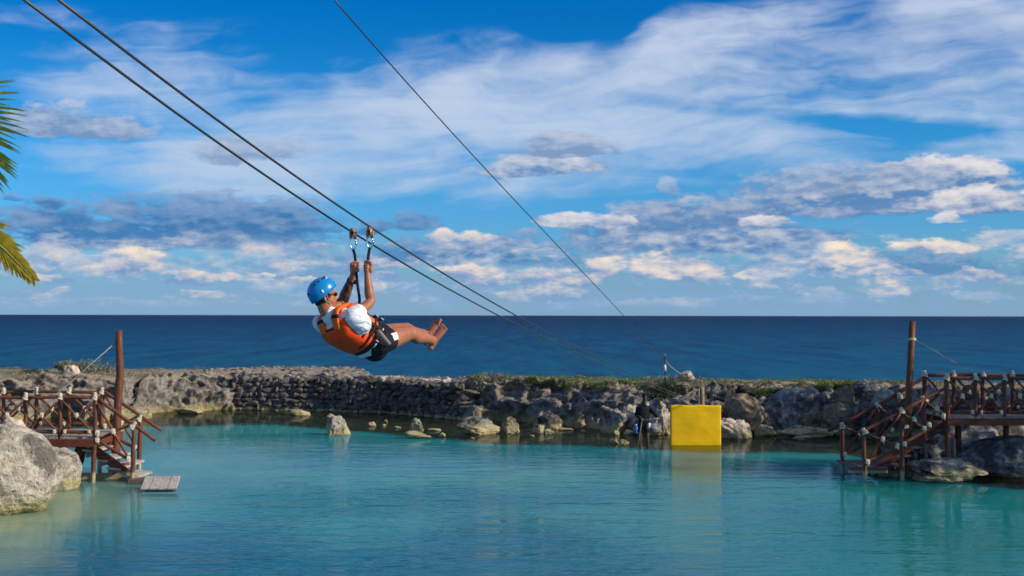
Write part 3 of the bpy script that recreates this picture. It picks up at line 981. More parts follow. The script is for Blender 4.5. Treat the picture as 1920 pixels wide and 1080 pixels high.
# loose rocks in the shallows
LRG = 'loose rocks in the shallows'
B(561, 779, 44, 12, 'rock_yellow', 'low pale yellow rock in the water in front of the stone wall', seed=101)
B(631, 816, 50, 36, 'rock_pale', 'pointed rock standing alone in the water, dark on its left and cream on its right', seed=102, sub=5, amp=.16, planes=10, lo=.5)
B(619, 784, 24, 9, 'rock_yellow', 'small pale rock just behind the pointed lone rock', seed=103)
B(697, 799, 18, 8, 'rock_pale', 'small whitish stone right of the pointed lone rock', seed=104)
B(723, 792, 8, 5, 'rock_pale', 'tiny pale stone farther out towards the wall', seed=105, sub=3)
B(720, 799, 7, 4, 'rock_yellow', 'tiny yellow stone beside the tiny pale stone', seed=106, sub=3)
B(745, 803, 16, 4, 'rock_yellow', 'flat sliver of rock left of the stacked rock', seed=115, sub=3)
B(780, 823, 58, 14, 'rock_yellow', 'flat pale slab at the foot of the stacked rock', seed=107, amp=.18)
B(783, 812, 34, 22, 'rock_yellow', 'upright cream block of the stacked rock', seed=108, Y=51.0, amp=.16)
B(780, 797, 20, 14, 'rock', 'grey stone on top of the stacked rock', seed=109, Y=51.2)
B(812, 808, 30, 5, 'rock_yellow', 'flat cream ledge right of the stacked rock', seed=110, sub=3)
B(829, 820, 16, 9, 'rock_yellow', 'small yellow stone right of the flat slab', seed=111, sub=3)
B(898, 814, 90, 32, 'rock', 'long dark flat-topped boulder with a cream foot in the shallows', seed=112, sub=5, planes=10, lo=.5, depth=1.3, sink=.25)
B(957, 813, 36, 32, 'rock_warm', 'squarish brown rock with a cream foot beside the long boulder', seed=113, sub=5)
B(886, 823, 8, 3, 'rock_pale', 'tiny pale stone in front of the long flat boulder', seed=114, sub=3)
B(1028, 808, 56, 34, 'rock_dark', 'dark humped rock in the shallows below the hollowed face', seed=116, sub=5, Y=52.5)
B(1009, 812, 26, 17, 'rock_yellow', 'yellow jagged stone left of the white egg-shaped stone', seed=117)
B(1028, 814, 22, 10, 'rock_beige', 'egg-shaped whitish stone below the dark humped rock', seed=118)
B(1060, 807, 30, 5, 'rock_yellow', 'low flat yellow stone right of the egg-shaped stone', seed=119, sub=3)
B(1094, 811, 10, 6, 'rock_pale', 'small white stone by itself right of the flat yellow stone', seed=120, sub=3)
B(1090, 806, 22, 34, 'rock_warm', 'narrow upright brown rock at the foot of the leaning slab', seed=121, Y=53.0)
B(996, 819, 13, 4, 'rock_yellow', 'small flat cream stone in the water below the yellow jagged stone', seed=122, sub=3)
B(1150, 832, 22, 11, 'rock_yellow', 'yellow spiky rock in the water left of the attendant', seed=123, amp=.2)
B(1173, 834, 22, 10, 'rock_yellow', 'yellow rock in the water nearest to the attendant', seed=124, amp=.2)
B(1176, 815, 24, 9, 'rock_pale', 'pale rubble stone behind the yellow rocks left of the attendant', seed=125)
B(1156, 816, 12, 9, 'rock_pale', 'small upright pale rubble stone left of the other rubble', seed=126, sub=3)
B(1500, 825, 26, 7, 'rock_yellow', 'yellow stone in the water well right of the yellow panel', seed=127)
B(1462, 814, 20, 8, 'rock_yellow', 'small yellowish stone below the dark bluish boulder', seed=128)
# more face boulders filling the jumble (small, alike)
r = random.Random(5)
jumble = [(905, 772, 40, 22, 57.6), (955, 765, 50, 24, 58), (1035, 770, 44, 24, 57), (1062, 806, 26, 16, 54), (1120, 806, 36, 22, 52.5), (1210, 775, 40, 22, 52.5),
          (1222, 812, 40, 18, 49.5), (1330, 790, 60, 30, 50.5), (1425, 765, 36, 22, 51.6), (1440, 800, 50, 26, 50.4), (1540, 770, 44, 34, 51.4), (1530, 796, 50, 26, 50.3),
          (1610, 790, 50, 34, 50.2), (1690, 780, 60, 40, 49.5), (1780, 770, 60, 40, 49), (1000, 740, 50, 18, 59), (1130, 742, 50, 16, 56.5), (1400, 738, 50, 16, 53.5),
          (1500, 742, 60, 16, 53.5), (1260, 780, 40, 26, 51), (60, 720, 30, 18, 62.5), (10, 730, 40, 26, 62), (170, 726, 44, 24, 62.4), (215, 722, 40, 20, 62.6),
          (300, 722, 56, 22, 63.4), (360, 724, 50, 26, 63.6), (415, 724, 40, 22, 63.8), (150, 776, 60, 30, 60.6), (90, 790, 70, 26, 58.5)]
jumble_labels = ['fractured rock just left of the dark boulder below the wall-end shrub', 'fractured rock between the dark boulder and the hollowed rock face, high up', 'fractured rock in the middle of the wide hollowed face', 'small rock at the waterline under the leaning bluish slab', 'fractured rock between the leaning slab and the boulder left of the attendant', 'fractured rock behind the head and shoulder of the attendant', 'low fractured rock at the feet of the attendant, on the right', 'fractured rock hidden by the right end of the yellow panel', 'small fractured rock above and right of the big rounded brown boulder', 'fractured rock between the brown boulder and the waterline, right side', 'upright fractured rock left of the olive boulder with the cushion plant', 'fractured rock at the foot of the olive boulders, left side', 'fractured rock between the olive boulders and the long dark boulder', 'fractured rock behind the middle of the right staircase', 'fractured rock behind the corner post of the right jetty', 'ledge rock under the creeping plants above the hollowed face', 'ledge rock under the crest plants above the orange-brown rock', 'ledge rock at the crest above the big rounded brown boulder', 'ledge rock at the crest above the wide dark bluish boulder', 'fractured rock between attendant and yellow panel, upper one', 'small rock at the crest left of the pinkish beige boulder', 'fractured rock at the crest at the far left edge of the picture', 'small pale rock at the crest just left of the tall left pole', 'grey rock at the crest directly behind the tall left pole', 'pale rock at the crest above the first sunlit slope right of the left pole', 'grey rock at the crest above the long pale sunlit slope', 'pale rock at the crest where the stone wall begins', 'grey rock at the waterline seen through the left jetty rails, right side', 'pale rock at the waterline seen through the left jetty rails, left side']
for k, (a, b, c, d, Y) in enumerate(jumble):
    o = B(a, b, c, d, ['rock', 'rock_dark', 'rock_blue', 'rock_warm'][k % 4] if a > 440 else ['rock', 'rock_pale'][k % 2], jumble_labels[k], Y=Y, seed=200 + k, sub=4, group='wedged rocks of the breakwater face')

# crest rubble on the stepped end near the rider
B(690, 712, 36, 8, 'rock_dark', 'low dark rock on the crest just right of the step in the breakwater', seed=141, Y=60.2)
B(717, 713, 12, 7, 'rock_beige', 'small whitish stone on the crest right of the low dark rock', seed=142, Y=60.0, sub=3)
B(834, 722, 28, 16, 'rock_beige', 'pale rough stone at the right end of the wall top', seed=143, Y=58.6)

# ------------------------------------------------------------------ vegetation
def leaf_mat(name, cols, trans=0.25):
    m, g = new_mat(name)
    p = geo_pos(g)
    n = g.noise(p, 1.6, 4, 0.6)
    n2 = g.noise(p, 26, 2, 0.6)
    c = g.ramp(n * 0.55 + n2 * 0.45, [(0.30, cols[0]), (0.5, cols[1]), (0.68, cols[2])])
    pr = principled(g, c, 0.65, None, 0.25)
    t = g.node('ShaderNodeBsdfTranslucent')
    g.put(t.inputs[0], c)
    mx = g.node('ShaderNodeMixShader')
    mx.inputs[0].default_value = trans
    g.nt.links.new(pr, mx.inputs[1]); g.nt.links.new(t.outputs[0], mx.inputs[2])
    finish(g, mx.outputs[0])
    return m
M['scrub'] = leaf_mat('scrub_grey_green', [(0.09, 0.09, 0.05), (0.24, 0.22, 0.14), (0.50, 0.45, 0.34)])
M['scrub_green'] = leaf_mat('scrub_green', [(0.05, 0.08, 0.02), (0.14, 0.19, 0.05), (0.28, 0.31, 0.13)])
M['shrub_grey'] = leaf_mat('shrub_silver', [(0.07, 0.08, 0.055), (0.19, 0.20, 0.14), (0.42, 0.42, 0.32)])
M['shrub_dark'] = leaf_mat('shrub_dark', [(0.015, 0.028, 0.014), (0.05, 0.07, 0.04), (0.15, 0.17, 0.11)])
M['cushion'] = leaf_mat('cushion_green', [(0.02, 0.05, 0.008), (0.05, 0.11, 0.012), (0.10, 0.19, 0.02)])
def leaves(mb, pts, size, rs, up=0.5):
    """a folded leaf (2 triangles) at every point"""
    n = len(pts)
    d = rs.normal(size=(n, 3)); d[:, 2] = np.abs(d[:, 2]) * up + up * 0.6
    d /= np.linalg.norm(d, axis=1)[:, None]
    s = np.cross(d, rs.normal(size=(n, 3))); s /= np.linalg.norm(s, axis=1)[:, None] + 1e-9
    L = size * rs.uniform(0.6, 1.4, n)[:, None]
    wd = L * 0.24
    a = pts; b = pts + d * L * 0.55 + s * wd; c = pts + d * L; e = pts + d * L * 0.55 - s * wd
    V = np.stack([a, b, c, e], 1).reshape(-1, 3)
    i = np.arange(n) * 4
    F = np.concatenate([np.stack([i, i + 1, i + 2], 1), np.stack([i, i + 2, i + 3], 1)])
    mb.add(V, F.tolist())
def np_mesh_obj(name, mb, mat, loc, **kw):
    return link(name, mb.mesh(name, mat, False, loc), loc=loc)
def ground_cover(name, xr, n, mat, size, hmax, seed, label, prob, yr=(0.62, 0.98)):
    rs = np.random.RandomState(seed)
    mb = MB()
    X_ = rs.uniform(*xr, n * 3)
    j = np.clip(np.searchsorted(bx_, X_), 1, len(bx_) - 1)
    si = rs.uniform(yr[0], yr[1], n * 3)
    k = np.clip((si * (rows_b - 1)).astype(int), 0, rows_b - 2)
    Y_, Z_ = yy2[k, j] + rs.uniform(-.08, .08, n * 3), zz2[k, j]
    den = fbm(np.stack([X_ * 0.7, Y_ * 0.7, Z_ * 0], 1), 3, seed) + prob(X_, si)
    ok = den > rs.uniform(-.15, .15, n * 3)
    X_, Y_, Z_ = X_[ok][:n], Y_[ok][:n], Z_[ok][:n]
    hh = hmax * np.clip(0.6 + fbm(np.stack([X_ * 1.4, Y_ * 1.4, Z_ * 0], 1), 3, seed + 4) * 1.1, 0.12, 1.4)
    pts = np.stack([X_, Y_, Z_ - 0.04 + rs.uniform(0, 1, len(X_)) * hh], 1)
    leaves(mb, pts, size, rs)
    return tag(np_mesh_obj(name, mb, mat, (0, 60, 1)), label, None, None, 'stuff')
ground_cover('ground_cover', (-2.2, 29), 60000, M['scrub'], 0.07, 0.10, 31, 'grey green creeping plants over the crest of the breakwater',
             lambda x, s: 0.08 - 1.4 * np.clip(0.62 - s, 0, 1), (0.52, 0.93))
ground_cover('green_ground_cover', (-1.6, 16), 30000, M['scrub_green'], 0.08, 0.15, 33, 'fresher green creeping plants in patches on the crest',
             lambda x, s: -0.04 + 0.30 * np.exp(-((x - 3.9) / 1.8) ** 2) - 1.2 * np.clip(0.60 - s, 0, 1), (0.50, 0.92))
ground_cover('dry_ground_cover', (-29, -15.0), 20000, M['scrub'], 0.07, 0.14, 35, 'sparse creeping plants on the left end of the breakwater',
             lambda x, s: -0.02 - 1.0 * np.clip(0.60 - s, 0, 1), (0.50, 0.92))

def shrub(px, pybase, w, h, Y, mat, label, n=2600, size=0.11, depth=None, seed=1, spiky=0.0, name='shrub'):
    rs = np.random.RandomState(seed)
    P = W(px, pybase, Y)
    k = 1 / PXM(Y)
    ww, hh, dd = w * k / 2, h * k, (depth or w * k * .8) / 2
    root = thing(name, P, label, 'shrub')
    mb = MB()
    # several clumps make the uneven outline
    nc = 11
    cc = np.stack([rs.uniform(-.72, .72, nc) * ww, rs.uniform(-.7, .7, nc) * dd, rs.uniform(.15, .62, nc) * hh], 1)
    rr = rs.uniform(.26, .46, nc)
    pts = []
    for c, q in zip(cc, rr):
        m_ = n // nc
        d = rs.normal(size=(m_, 3)); d /= np.linalg.norm(d, axis=1)[:, None]
        rad = rs.uniform(.45, 1.0, m_)[:, None]
        pts.append(c + d * rad * np.array([q * ww, q * dd, q * hh]))
    pts = np.concatenate(pts)
    if spiky:
        ns = int(n * spiky)
        b = rs.uniform(-1, 1, ns) * ww * .9
        pts = np.concatenate([pts, np.stack([b, rs.uniform(-.5, .5, ns) * dd, hh * (0.5 + rs.uniform(0, .55, ns) * (1 - (b / ww) ** 2 * .5))], 1)])
    pts[:, 2] = np.maximum(pts[:, 2], 0.0)
    leaves(mb, pts + np.array(P), size, rs, up=0.7)
    part('foliage', mb, mat, root, False)
    st = MB()
    for c in cc[:8]:
        st.tube([P + Vector((c[0] * .25, c[1] * .25, -.15)), P + Vector((c[0] * .7, c[1] * .7, c[2] * .6)), P + Vector(c)], [.025, .018, .006], 5)
    part('stem', st, M['twig'], root)
    return root
M['twig'] = plain('twig_bark', (0.16, 0.12, 0.09), 0.9)
shrub(160, 706, 120, 30, 64.5, M['shrub_grey'], 'pale silvery shrub on the breakwater crest left of the tall left pole', 5200, 0.10, seed=3, spiky=.06)
shrub(58, 722, 90, 34, 63, M['shrub_dark'], 'dark green low shrub at the left end of the breakwater', 2600, 0.10, seed=4)
shrub(925, 744, 86, 44, 57.5, M['shrub_grey'], 'silvery green shrub spilling over the right end of the stone wall', 4200, 0.09, seed=5, spiky=.05)
shrub(878, 752, 56, 38, 58.6, M['shrub_dark'], 'dark shrub just right of the pale stone at the wall end', 2400, 0.09, seed=6)
shrub(1250, 766, 110, 62, 53.5, M['shrub_dark'], 'big dark shrub on the bank behind the attendant', 5200, 0.10, seed=7)
shrub(1268, 744, 120, 40, 54.6, M['shrub_grey'], 'silvery shrub on the crest above the yellow panel', 5200, 0.09, seed=8, spiky=.05)
shrub(1190, 744, 90, 30, 55.5, M['scrub_green'], 'yellow green shrub on the bank above the head of the attendant', 3800, 0.09, seed=9)
shrub(1580, 736, 42, 17, 51.5, M['cushion'], 'bright green cushion plant on a boulder left of the right pole', 3600, 0.05, seed=10, name='cushion_plant')
shrub(1430, 742, 60, 18, 53.5, M['scrub_green'], 'low green plant patch on the crest right of the yellow panel', 1800, 0.08, seed=12)

# loose rubble strewn over the bare crest of the stone wall
rs_ = np.random.RandomState(77)
mbr = MB()
vi, fi = ico(1)
for k in range(1500):
    x_ = rs_.uniform(-14.5, -1.2)
    j_ = int(np.searchsorted(bx_, x_))
    si_ = rs_.choice([rs_.uniform(.60, .9), rs_.uniform(.84, .90)])
    i_ = int(si_ * (rows_b - 1))
    s_k = 0.025 + 0.10 * rs_.rand() ** 3
    q_ = vi * (1 + rs_.uniform(-.35, .25, (len(vi), 1))) * np.array([s_k * rs_.uniform(.8, 1.6), s_k, s_k * rs_.uniform(.5, .8)])
    mbr.add(q_ + np.array([x_, yy2[i_, j_] + rs_.uniform(-.06, .06), zz2[i_, j_] + s_k * .15]), fi)
tag(link('rubble', mbr.mesh('rubble', M['rock'], False, (-8, 61, 1.5)), loc=(-8, 61, 1.5)), 'small grey rubble strewn over the bare crest of the stone wall', None, None, 'stuff')

# ------------------------------------------------------------------ log jetties
rl = random.Random(21)
def log(parent, name, a, b, rad, mat='log', wob=0.012, seg=9, n=7, taper=0.9, extra=0.0):
    a, b = Vector(a), Vector(b)
    d = b - a
    if extra:
        a = a - d.normalized() * extra
        b = b + d.normalized() * extra
        d = b - a
    mb = MB()
    pts = [a + d * (i / (n - 1)) + Vector((rl.uniform(-1, 1), rl.uniform(-1, 1), rl.uniform(-1, 1))) * (wob if 0 < i < n - 1 else 0) for i in range(n)]
    rads = [rad * (1 + (taper - 1) * i / (n - 1)) * rl.uniform(.94, 1.06) for i in range(n)]
    mb.tube(pts, rads, seg)
    return part(name, mb, M[mat], parent)
# rope lashings: three turns with a ragged knot
def lash_mesh(kind, seed):
    rs = random.Random(seed)
    mb = MB()
    if kind == 'cap':       # over a post top: narrow upright wraps with a wider collar below
        for k in range(4):
            z = 0.02 + k * 0.022
            mb.tube([(math.cos(t) * (.050 + rs.uniform(-.004, .004)), math.sin(t) * .055, z + .006 * math.sin(t + k)) for t in np.linspace(0, 6.283, 11)], .013, 6, False)
        for k in range(4):
            z = -0.065 + k * 0.020
            q = .082 - .006 * k
            mb.tube([(math.cos(t) * (q + rs.uniform(-.006, .006)), math.sin(t) * q, z + .02 * math.sin(2 * t + k)) for t in np.linspace(0, 6.283, 13)], .015, 6, False)
        mb.ball((0, 0, .075), (.046, .05, .035), seg=8, rings=5)
    else:                   # crossing knot
        for k in range(3):
            q = .052 + rs.uniform(-.004, .006)
            mb.tube([(math.cos(t) * q, math.sin(t) * q, -.03 + k * .028 + .022 * math.sin(t + k)) for t in np.linspace(0, 6.283, 11)], .015, 6, False)
        for k in range(3):
            q = .060
            mb.tube([((-.03 + k * .028), math.cos(t) * q, math.sin(t) * q * 1.05) for t in np.linspace(0, 6.283, 11)], .015, 6, False)
        mb.ball((0, 0, 0), (.042, .045, .05), seg=8, rings=5)
        mb.tube([(.02, -.05, -.04), (.04, -.06, -.09), (.03, -.05, -.12)], [.012, .010, .006], 5)
    return mb.mesh('rope_lashing', M['rope'])
LASH = {k: [lash_mesh(k, s) for s in range(3)] for k in ('cap', 'knot')}
def lash(parent, p, kind='knot', s=1.0, tilt=0.0):
    o = link('rope_lashing', LASH[kind][rl.randrange(3)], parent, Vector(p) - wpos(parent), (rl.uniform(-.15, .15), tilt + rl.uniform(-.2, .2), rl.uniform(-.4, .4)))
    s *= .84
    o.scale = (s, s, s * rl.uniform(.95, 1.2))
    return o
def plank(parent, name, c, size, mat='plank', rot=(0, 0, 0), nails=False):
    mb = MB()
    e = Euler(rot)
    mb.box((0, 0, 0), size)
    v = np.concatenate(mb.v)
    me_ = MB()
    # bevel look: two stacked prisms
    L, D, T = size
    b = min(0.008, T * .3)
    me_.add([(sx * (L / 2 - (b if abs(z) == T / 2 else 0)), sy * (D / 2 - (b if abs(z) == T / 2 else 0)), z)
             for z in (-T / 2, -T / 2 + b, T / 2 - b, T / 2) for sx, sy in ((-1, -1), (1, -1), (1, 1), (-1, 1))],
            [(3, 2, 1, 0), (12, 13, 14, 15)] + [(4 * i + k, 4 * i + (k + 1) % 4, 4 * i + 4 + (k + 1) % 4, 4 * i + 4 + k) for i in range(3) for k in range(4)])
    me = me_.mesh(name, M[mat], False)
    return link(name, me, parent, Vector(c) - wpos(parent), e)

def bay(root, P0, P1, zt, zb, Y, off=0.05, first=True, lashes=True, rad=.032, mat='log'):
    """X brace between two posts; P = x positions, zt/zb = heights (pairs for slopes)"""
    a_t, b_t = Vector((P0, Y - off, zt[0])), Vector((P1, Y - off, zt[1]))
    a_b, b_b = Vector((P0, Y - off, zb[0])), Vector((P1, Y - off, zb[1]))
    log(root, 'brace', a_t + Vector((.06, 0, -.06)), b_b + Vector((-.06, 0, .03)), rad, mat)
    log(root, 'brace', a_b + Vector((.06, .05, .03)), b_t + Vector((-.06, .05, -.10)), rad, mat)
    if lashes:
        c = (a_t + b_t + a_b + b_b) / 4
        lash(root, c + Vector((0, -.01, 0)), 'knot', .95)
        lash(root, b_b + Vector((-.11, -.01, .02)), 'knot', .8)
        if rl.random() < .6:
            lash(root, a_b + Vector((.13, .02, .02)), 'knot', .75)

# ======= left jetty
YN, YF = 35.35, 37.9
LJ = thing('wooden_jetty', W(90, 820, 36.6) * 1.0, 'red-brown log jetty on the left with rope-lashed rails and a staircase down to the water', 'jetty', 'log jetties over the lagoon')
Xn = lambda px: W(px, 760, YN).x
Xf = lambda px: W(px, 745, YF).x
ZD = 1.13                     # deck top
def railing(root, xs_, Y, ztop, zdeck, mat='log', lastlow=None, kn=True):
    log(root, 'handrail', (xs_[0] - .4, Y, ztop - .02), (xs_[-1] + .03, Y, ztop - .02), .047, mat, n=12)
    log(root, 'bottom_rail', (xs_[0] - .4, Y, zdeck + .13), (xs_[-1] - .02, Y, zdeck + .13), .050, mat, n=12)
    for i, x in enumerate(xs_):
        if lastlow is not None and i == len(xs_) - 1:
            log(root, 'post', (x - .12 * rl.random() * 0 - .06, Y - .03, lastlow), (x + .02, Y, ztop + .03), .062, mat, n=9)
        else:
            log(root, 'post', (x, Y, zdeck - .06), (x, Y, ztop + .03), .056, mat, n=6)
        lash(root, (x, Y - .015, ztop + .01), 'cap', 1.0)
    for a, b in zip(xs_[:-1], xs_[1:]):
        bay(root, a, b, (ztop - .03, ztop - .03), (zdeck + .13, zdeck + .13), Y - .03, mat=mat)
near_x = [Xn(v) for v in (-82, -17, 48, 113, 178)]
far_x = [Xf(v) for v in (-54, 7, 68, 130, 191)]
ZT = 2.13
railing(LJ, near_x, YN, ZT, ZD, lastlow=-1.0)
railing(LJ, far_x, YF, ZT, ZD, lastlow=-.9)
# deck planks run across (along Y) with edge beams
x0, x1 = near_x[0] - .4, near_x[-1] + .02
x = x0
while x < x1 - .05:
    w_ = rl.uniform(.17, .20)
    plank(LJ, 'deck_plank', (x + w_ / 2, (YN + YF) / 2 + rl.uniform(-.02, .02), ZD - .025), (w_ - .012, YF - YN + .1, .05), 'plank')
    x += w_
for Y in (YN - .06, YF - .1):
    plank(LJ, 'edge_beam', ((x0 + x1) / 2, Y, ZD - .145), (x1 - x0, .09, .19), 'beam')
plank(LJ, 'edge_beam', (x1 - .03, (YN + YF) / 2, ZD - .16), (.09, YF - YN - .3, .16), 'beam')
# slanting struts and low cross beams
log(LJ, 'strut', W(150, 838, YN + .2), W(126, 905, YN + .5), .115, 'beam')
log(LJ, 'strut', W(158, 838, YF - .3), W(142, 905, YF - .2), .08, 'log_dark')
log(LJ, 'strut', W(99, 840, YN + .5), W(84, 880, YN + .6), .09, 'log_dark')
log(LJ, 'support_post', W(188, 830, YF - .25), W(188, 900, YF - .25), .05, 'log_dark')
plank(LJ, 'low_beam', W(180, 893, 36.0), (1.35, .12, .16), 'log_dark')
plank(LJ, 'low_beam', W(165, 908, 35.6), (1.0, .16, .08), 'log_dark')
# staircase
def stair_px(px): return px
tre = [(192, 838, .36), (213, 856, .34), (236, 871, .36), (258, 889, .38)]
Y1, Y2 = YN + .12, YF - .35
for i, (px, py, wd) in enumerate(tre):
    c = W(px, py, (Y1 + Y2) / 2)
    ln = (Y2 - Y1) if i < 3 else 1.35
    ym = (Y1 + Y2) / 2 if i < 3 else Y1 + .62
    c = W(px, py, ym)
    plank(LJ, 'tread', (c.x, ym, c.z), (wd, ln, .055), 'plank_grey', (0, R(5 + 2 * (i % 2)), R(-1.5)))
    plank(LJ, 'riser', (c.x - wd * .35, ym, c.z - .11), (.05, ln - .2, .15), 'plank')
for Y in (Y1 + .05, Y2 - .1):
    a, b = W(170, 838, Y), W(262, 905, Y)
    mb = MB(); d = b - a
    mb.box((0, 0, 0), (d.length, .08, .22), Euler((0, math.atan2(-d.z, d.x), 0)))
    mb.v = [np.concatenate(mb.v) + np.array((a + b) / 2)]
    part('stringer', mb, M['beam'], LJ, False)
plank(LJ, 'low_beam', W(262, 901, 35.3), (.46, .5, .11), 'plank_dark')
log(LJ, 'support_post', W(234, 868, YN + .9), W(234, 908, YN + .9), .11, 'log')
log(LJ, 'support_post', W(207, 880, YN + 1.2), W(207, 908, YN + 1.2), .07, 'log_dark')
plank(LJ, 'low_beam', W(245, 905, 36.0), (.95, .9, .09), 'plank_dark')
# stair rails
def stair_side(root, Y, top_a, top_b, post_px, post_top, low_a, low_b, x_up, mat='log', below=-1.0, knots=()):
    A, B_ = W(*top_a, Y), W(*top_b, Y)
    log(root, 'stair_handrail', A, B_, .047, mat, n=10)
    pb = W(post_px[0], post_top, Y)
    log(root, 'stair_post', (pb.x - .04, Y, below), (pb.x + .02, Y, pb.z + .02), .062, mat, n=9)
    lash(root, (pb.x, Y - .02, pb.z - .02), 'cap', 1.0, .5)
    La, Lb = W(*low_a, Y), W(*low_b, Y)
    log(root, 'stair_low_rail', La, Lb, .045, mat)
    return pb
stair_side(LJ, YN, (182, 747), (291, 826), (250,), 796, (184, 826), (243, 862), None)
stair_side(LJ, YF, (192, 731), (303, 807), (262,), 783, (196, 806), (256, 843), None, below=-.9)
log(LJ, 'brace', W(183, 757, YN - .04), W(240, 858, YN - .04), .034)
log(LJ, 'brace', W(188, 822, YN + .03), W(246, 796, YN + .03), .034)
log(LJ, 'brace', W(196, 740, YF - .04), W(250, 830, YF - .04), .032)
log(LJ, 'brace', W(200, 808, YF + .03), W(258, 781, YF + .03), .032)
for a, b in ((212, 809), (240, 860), (182, 812), (182, 826)):
    lash(LJ, W(a, b, YN - .06), 'knot', 1.05)
for a, b in ((228, 793), (253, 838), (196, 799)):
    lash(LJ, W(a, b, YF - .06), 'knot', .95)

# tall pole + guy rope, swim platform
pb = W(219, 850, 36.9)
mb = MB()
pts = [W(216, 905, 36.9), W(217, 845, 36.9), W(219, 800, 36.9), W(221, 760, 36.9), W(222, 735, 36.9), W(225, 700, 36.9), W(224, 670, 36.9), W(223, 640, 36.9), W(223, 619, 36.9)]
pts[0].z = -1.0
mb.tube(pts, [.115, .112, .105, .100, .112, .098, .094, .088, .084], 14)
solo('wooden_pole', mb, M['log'], (pb.x, pb.y, 0), 'tall reddish brown pole with a knotty bend rising through the left jetty', 'pole', 'tall mooring poles')
mb = MB()
mb.tube([W(216, 643, 36.9), W(160, 692, 36.7), W(108, 737, 36.5), W(50, 790, 36.3)], .013, 6)
solo('guy_rope', mb, M['guy'], W(50, 790, 36.3), 'grey rope slanting down left from the tall left pole', 'rope')
SP = thing('swim_platform', G(302, 908, .16), 'low bleached plank platform floating at the foot of the left staircase', 'platform')
YS = 33.75
for k in range(4):
    a = W(268 + 16.6 * (k + .5) + 0.0, 905.5, YS)
    plank(SP, 'plank', (a.x, YS, a.z + .004 * (k % 2)), (.203, .98, .045), 'plank_grey', (R(10), 0, R(8)))
for dy_, dz_ in ((-.36, -.115), (.36, .012)):
    a = W(300, 905.5, YS)
    plank(SP, 'cross_beam', (a.x - dy_ * .14, YS + dy_, a.z + dz_), (.80, .10, .09), 'plank_dark', (R(10), 0, R(8)))

# ======= right jetty
YN2, YF2 = 36.35, 38.3
RJ = thing('wooden_jetty', W(1850, 790, 37), 'shaded red-brown log jetty on the right with a staircase descending left into the water', 'jetty', 'log jetties over the lagoon')
ZD2 = W(1800, 781, YN2).z
ZT2 = W(1800, 708, YN2).z
def rail2(root, pxs, Y, mat):
    xs_ = [W(v, 740, Y).x for v in pxs]
    log(root, 'handrail', (xs_[0] - .03, Y, ZT2 - .02), (xs_[-1] + .3, Y, ZT2 - .02), .050, mat, n=12)
    log(root, 'bottom_rail', (xs_[0] + .03, Y, ZD2 + .10), (xs_[-1] + .3, Y, ZD2 + .10), .045, mat, n=12)
    for i, x in enumerate(xs_):
        if i == 0:
            continue
        log(root, 'post', (x, Y, ZD2 - .06), (x, Y, ZT2 + .03), .058, mat, n=6)
        lash(root, (x, Y - .015, ZT2 + .01), 'cap', 1.0)
    lash(root, (xs_[0], Y - .02, ZT2 + .01), 'cap', 1.05)
    for a, b in zip(xs_[:-1], xs_[1:]):
        bay(root, a, b, (ZT2 - .03, ZT2 - .03), (ZD2 + .10, ZD2 + .10), Y - .03, mat=mat)
    return xs_
nx = rail2(RJ, (1775, 1829, 1883, 1937, 1991, 2045), YN2, 'log')
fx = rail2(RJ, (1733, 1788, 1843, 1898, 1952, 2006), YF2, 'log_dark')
gpost = W(1778, 864, YN2)
log(RJ, 'corner_post', (gpost.x, YN2 - .02, gpost.z - .3), (nx[0], YN2, ZT2 + .04), .075, 'log', n=10)
fpost = W(1733, 800, YF2)
log(RJ, 'corner_post', (fpost.x, YF2, -.9), (fx[0], YF2, ZT2 + .04), .07, 'log_dark', n=10)
x0, x1 = nx[0] - .02, nx[-1] + .3
x = x0
while x < x1:
    w_ = rl.uniform(.17, .20)
    plank(RJ, 'deck_plank', (x + w_ / 2, (YN2 + YF2) / 2, ZD2 - .025), (w_ - .012, YF2 - YN2 + .12, .05), 'plank')
    x += w_
for Y in (YN2 - .07, YF2 - .1):
    plank(RJ, 'edge_beam', ((x0 + x1) / 2, Y, ZD2 - .14), (x1 - x0, .09, .17), 'beam')
for px in (1797, 1887, 1960):
    log(RJ, 'support_post', (W(px, 800, 37.4).x, 37.4, -.4), (W(px, 800, 37.4).x, 37.4, ZD2 - .2), .09, 'log_dark')
log(RJ, 'support_post', W(1789, 822, YN2 + .5), W(1790, 856, YN2 + .5), .05, 'plank')
# right stairs
tr2 = [(1752, 802), (1728, 818), (1704, 834), (1680, 850), (1656, 866)]
Y1, Y2 = YN2 + .15, YF2 - .2
for i, (px, py) in enumerate(tr2):
    c = W(px, py, (Y1 + Y2) / 2)
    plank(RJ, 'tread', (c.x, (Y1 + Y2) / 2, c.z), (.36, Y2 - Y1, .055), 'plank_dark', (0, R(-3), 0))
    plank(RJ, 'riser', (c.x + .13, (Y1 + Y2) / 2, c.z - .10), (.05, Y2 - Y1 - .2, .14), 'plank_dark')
for Y in (Y1 + .05, Y2 - .1):
    a, b = W(1772, 796, Y), W(1630, 886, Y)
    mb = MB(); d = b - a
    mb.box((0, 0, 0), (d.length, .08, .20), Euler((0, math.atan2(-d.z, d.x), 0)))
    mb.v = [np.concatenate(mb.v) + np.array((a + b) / 2)]
    part('stringer', mb, M['log_dark'], RJ, False)
for px, t_, b_, Y in ((1690, 845, 875, YN2 + .4), (1716, 834, 858, YN2 + .7), (1735, 824, 850, YN2 + .8)):
    log(RJ, 'baluster', W(px, t_, Y), W(px, b_ + 20, Y), .055, 'plank')
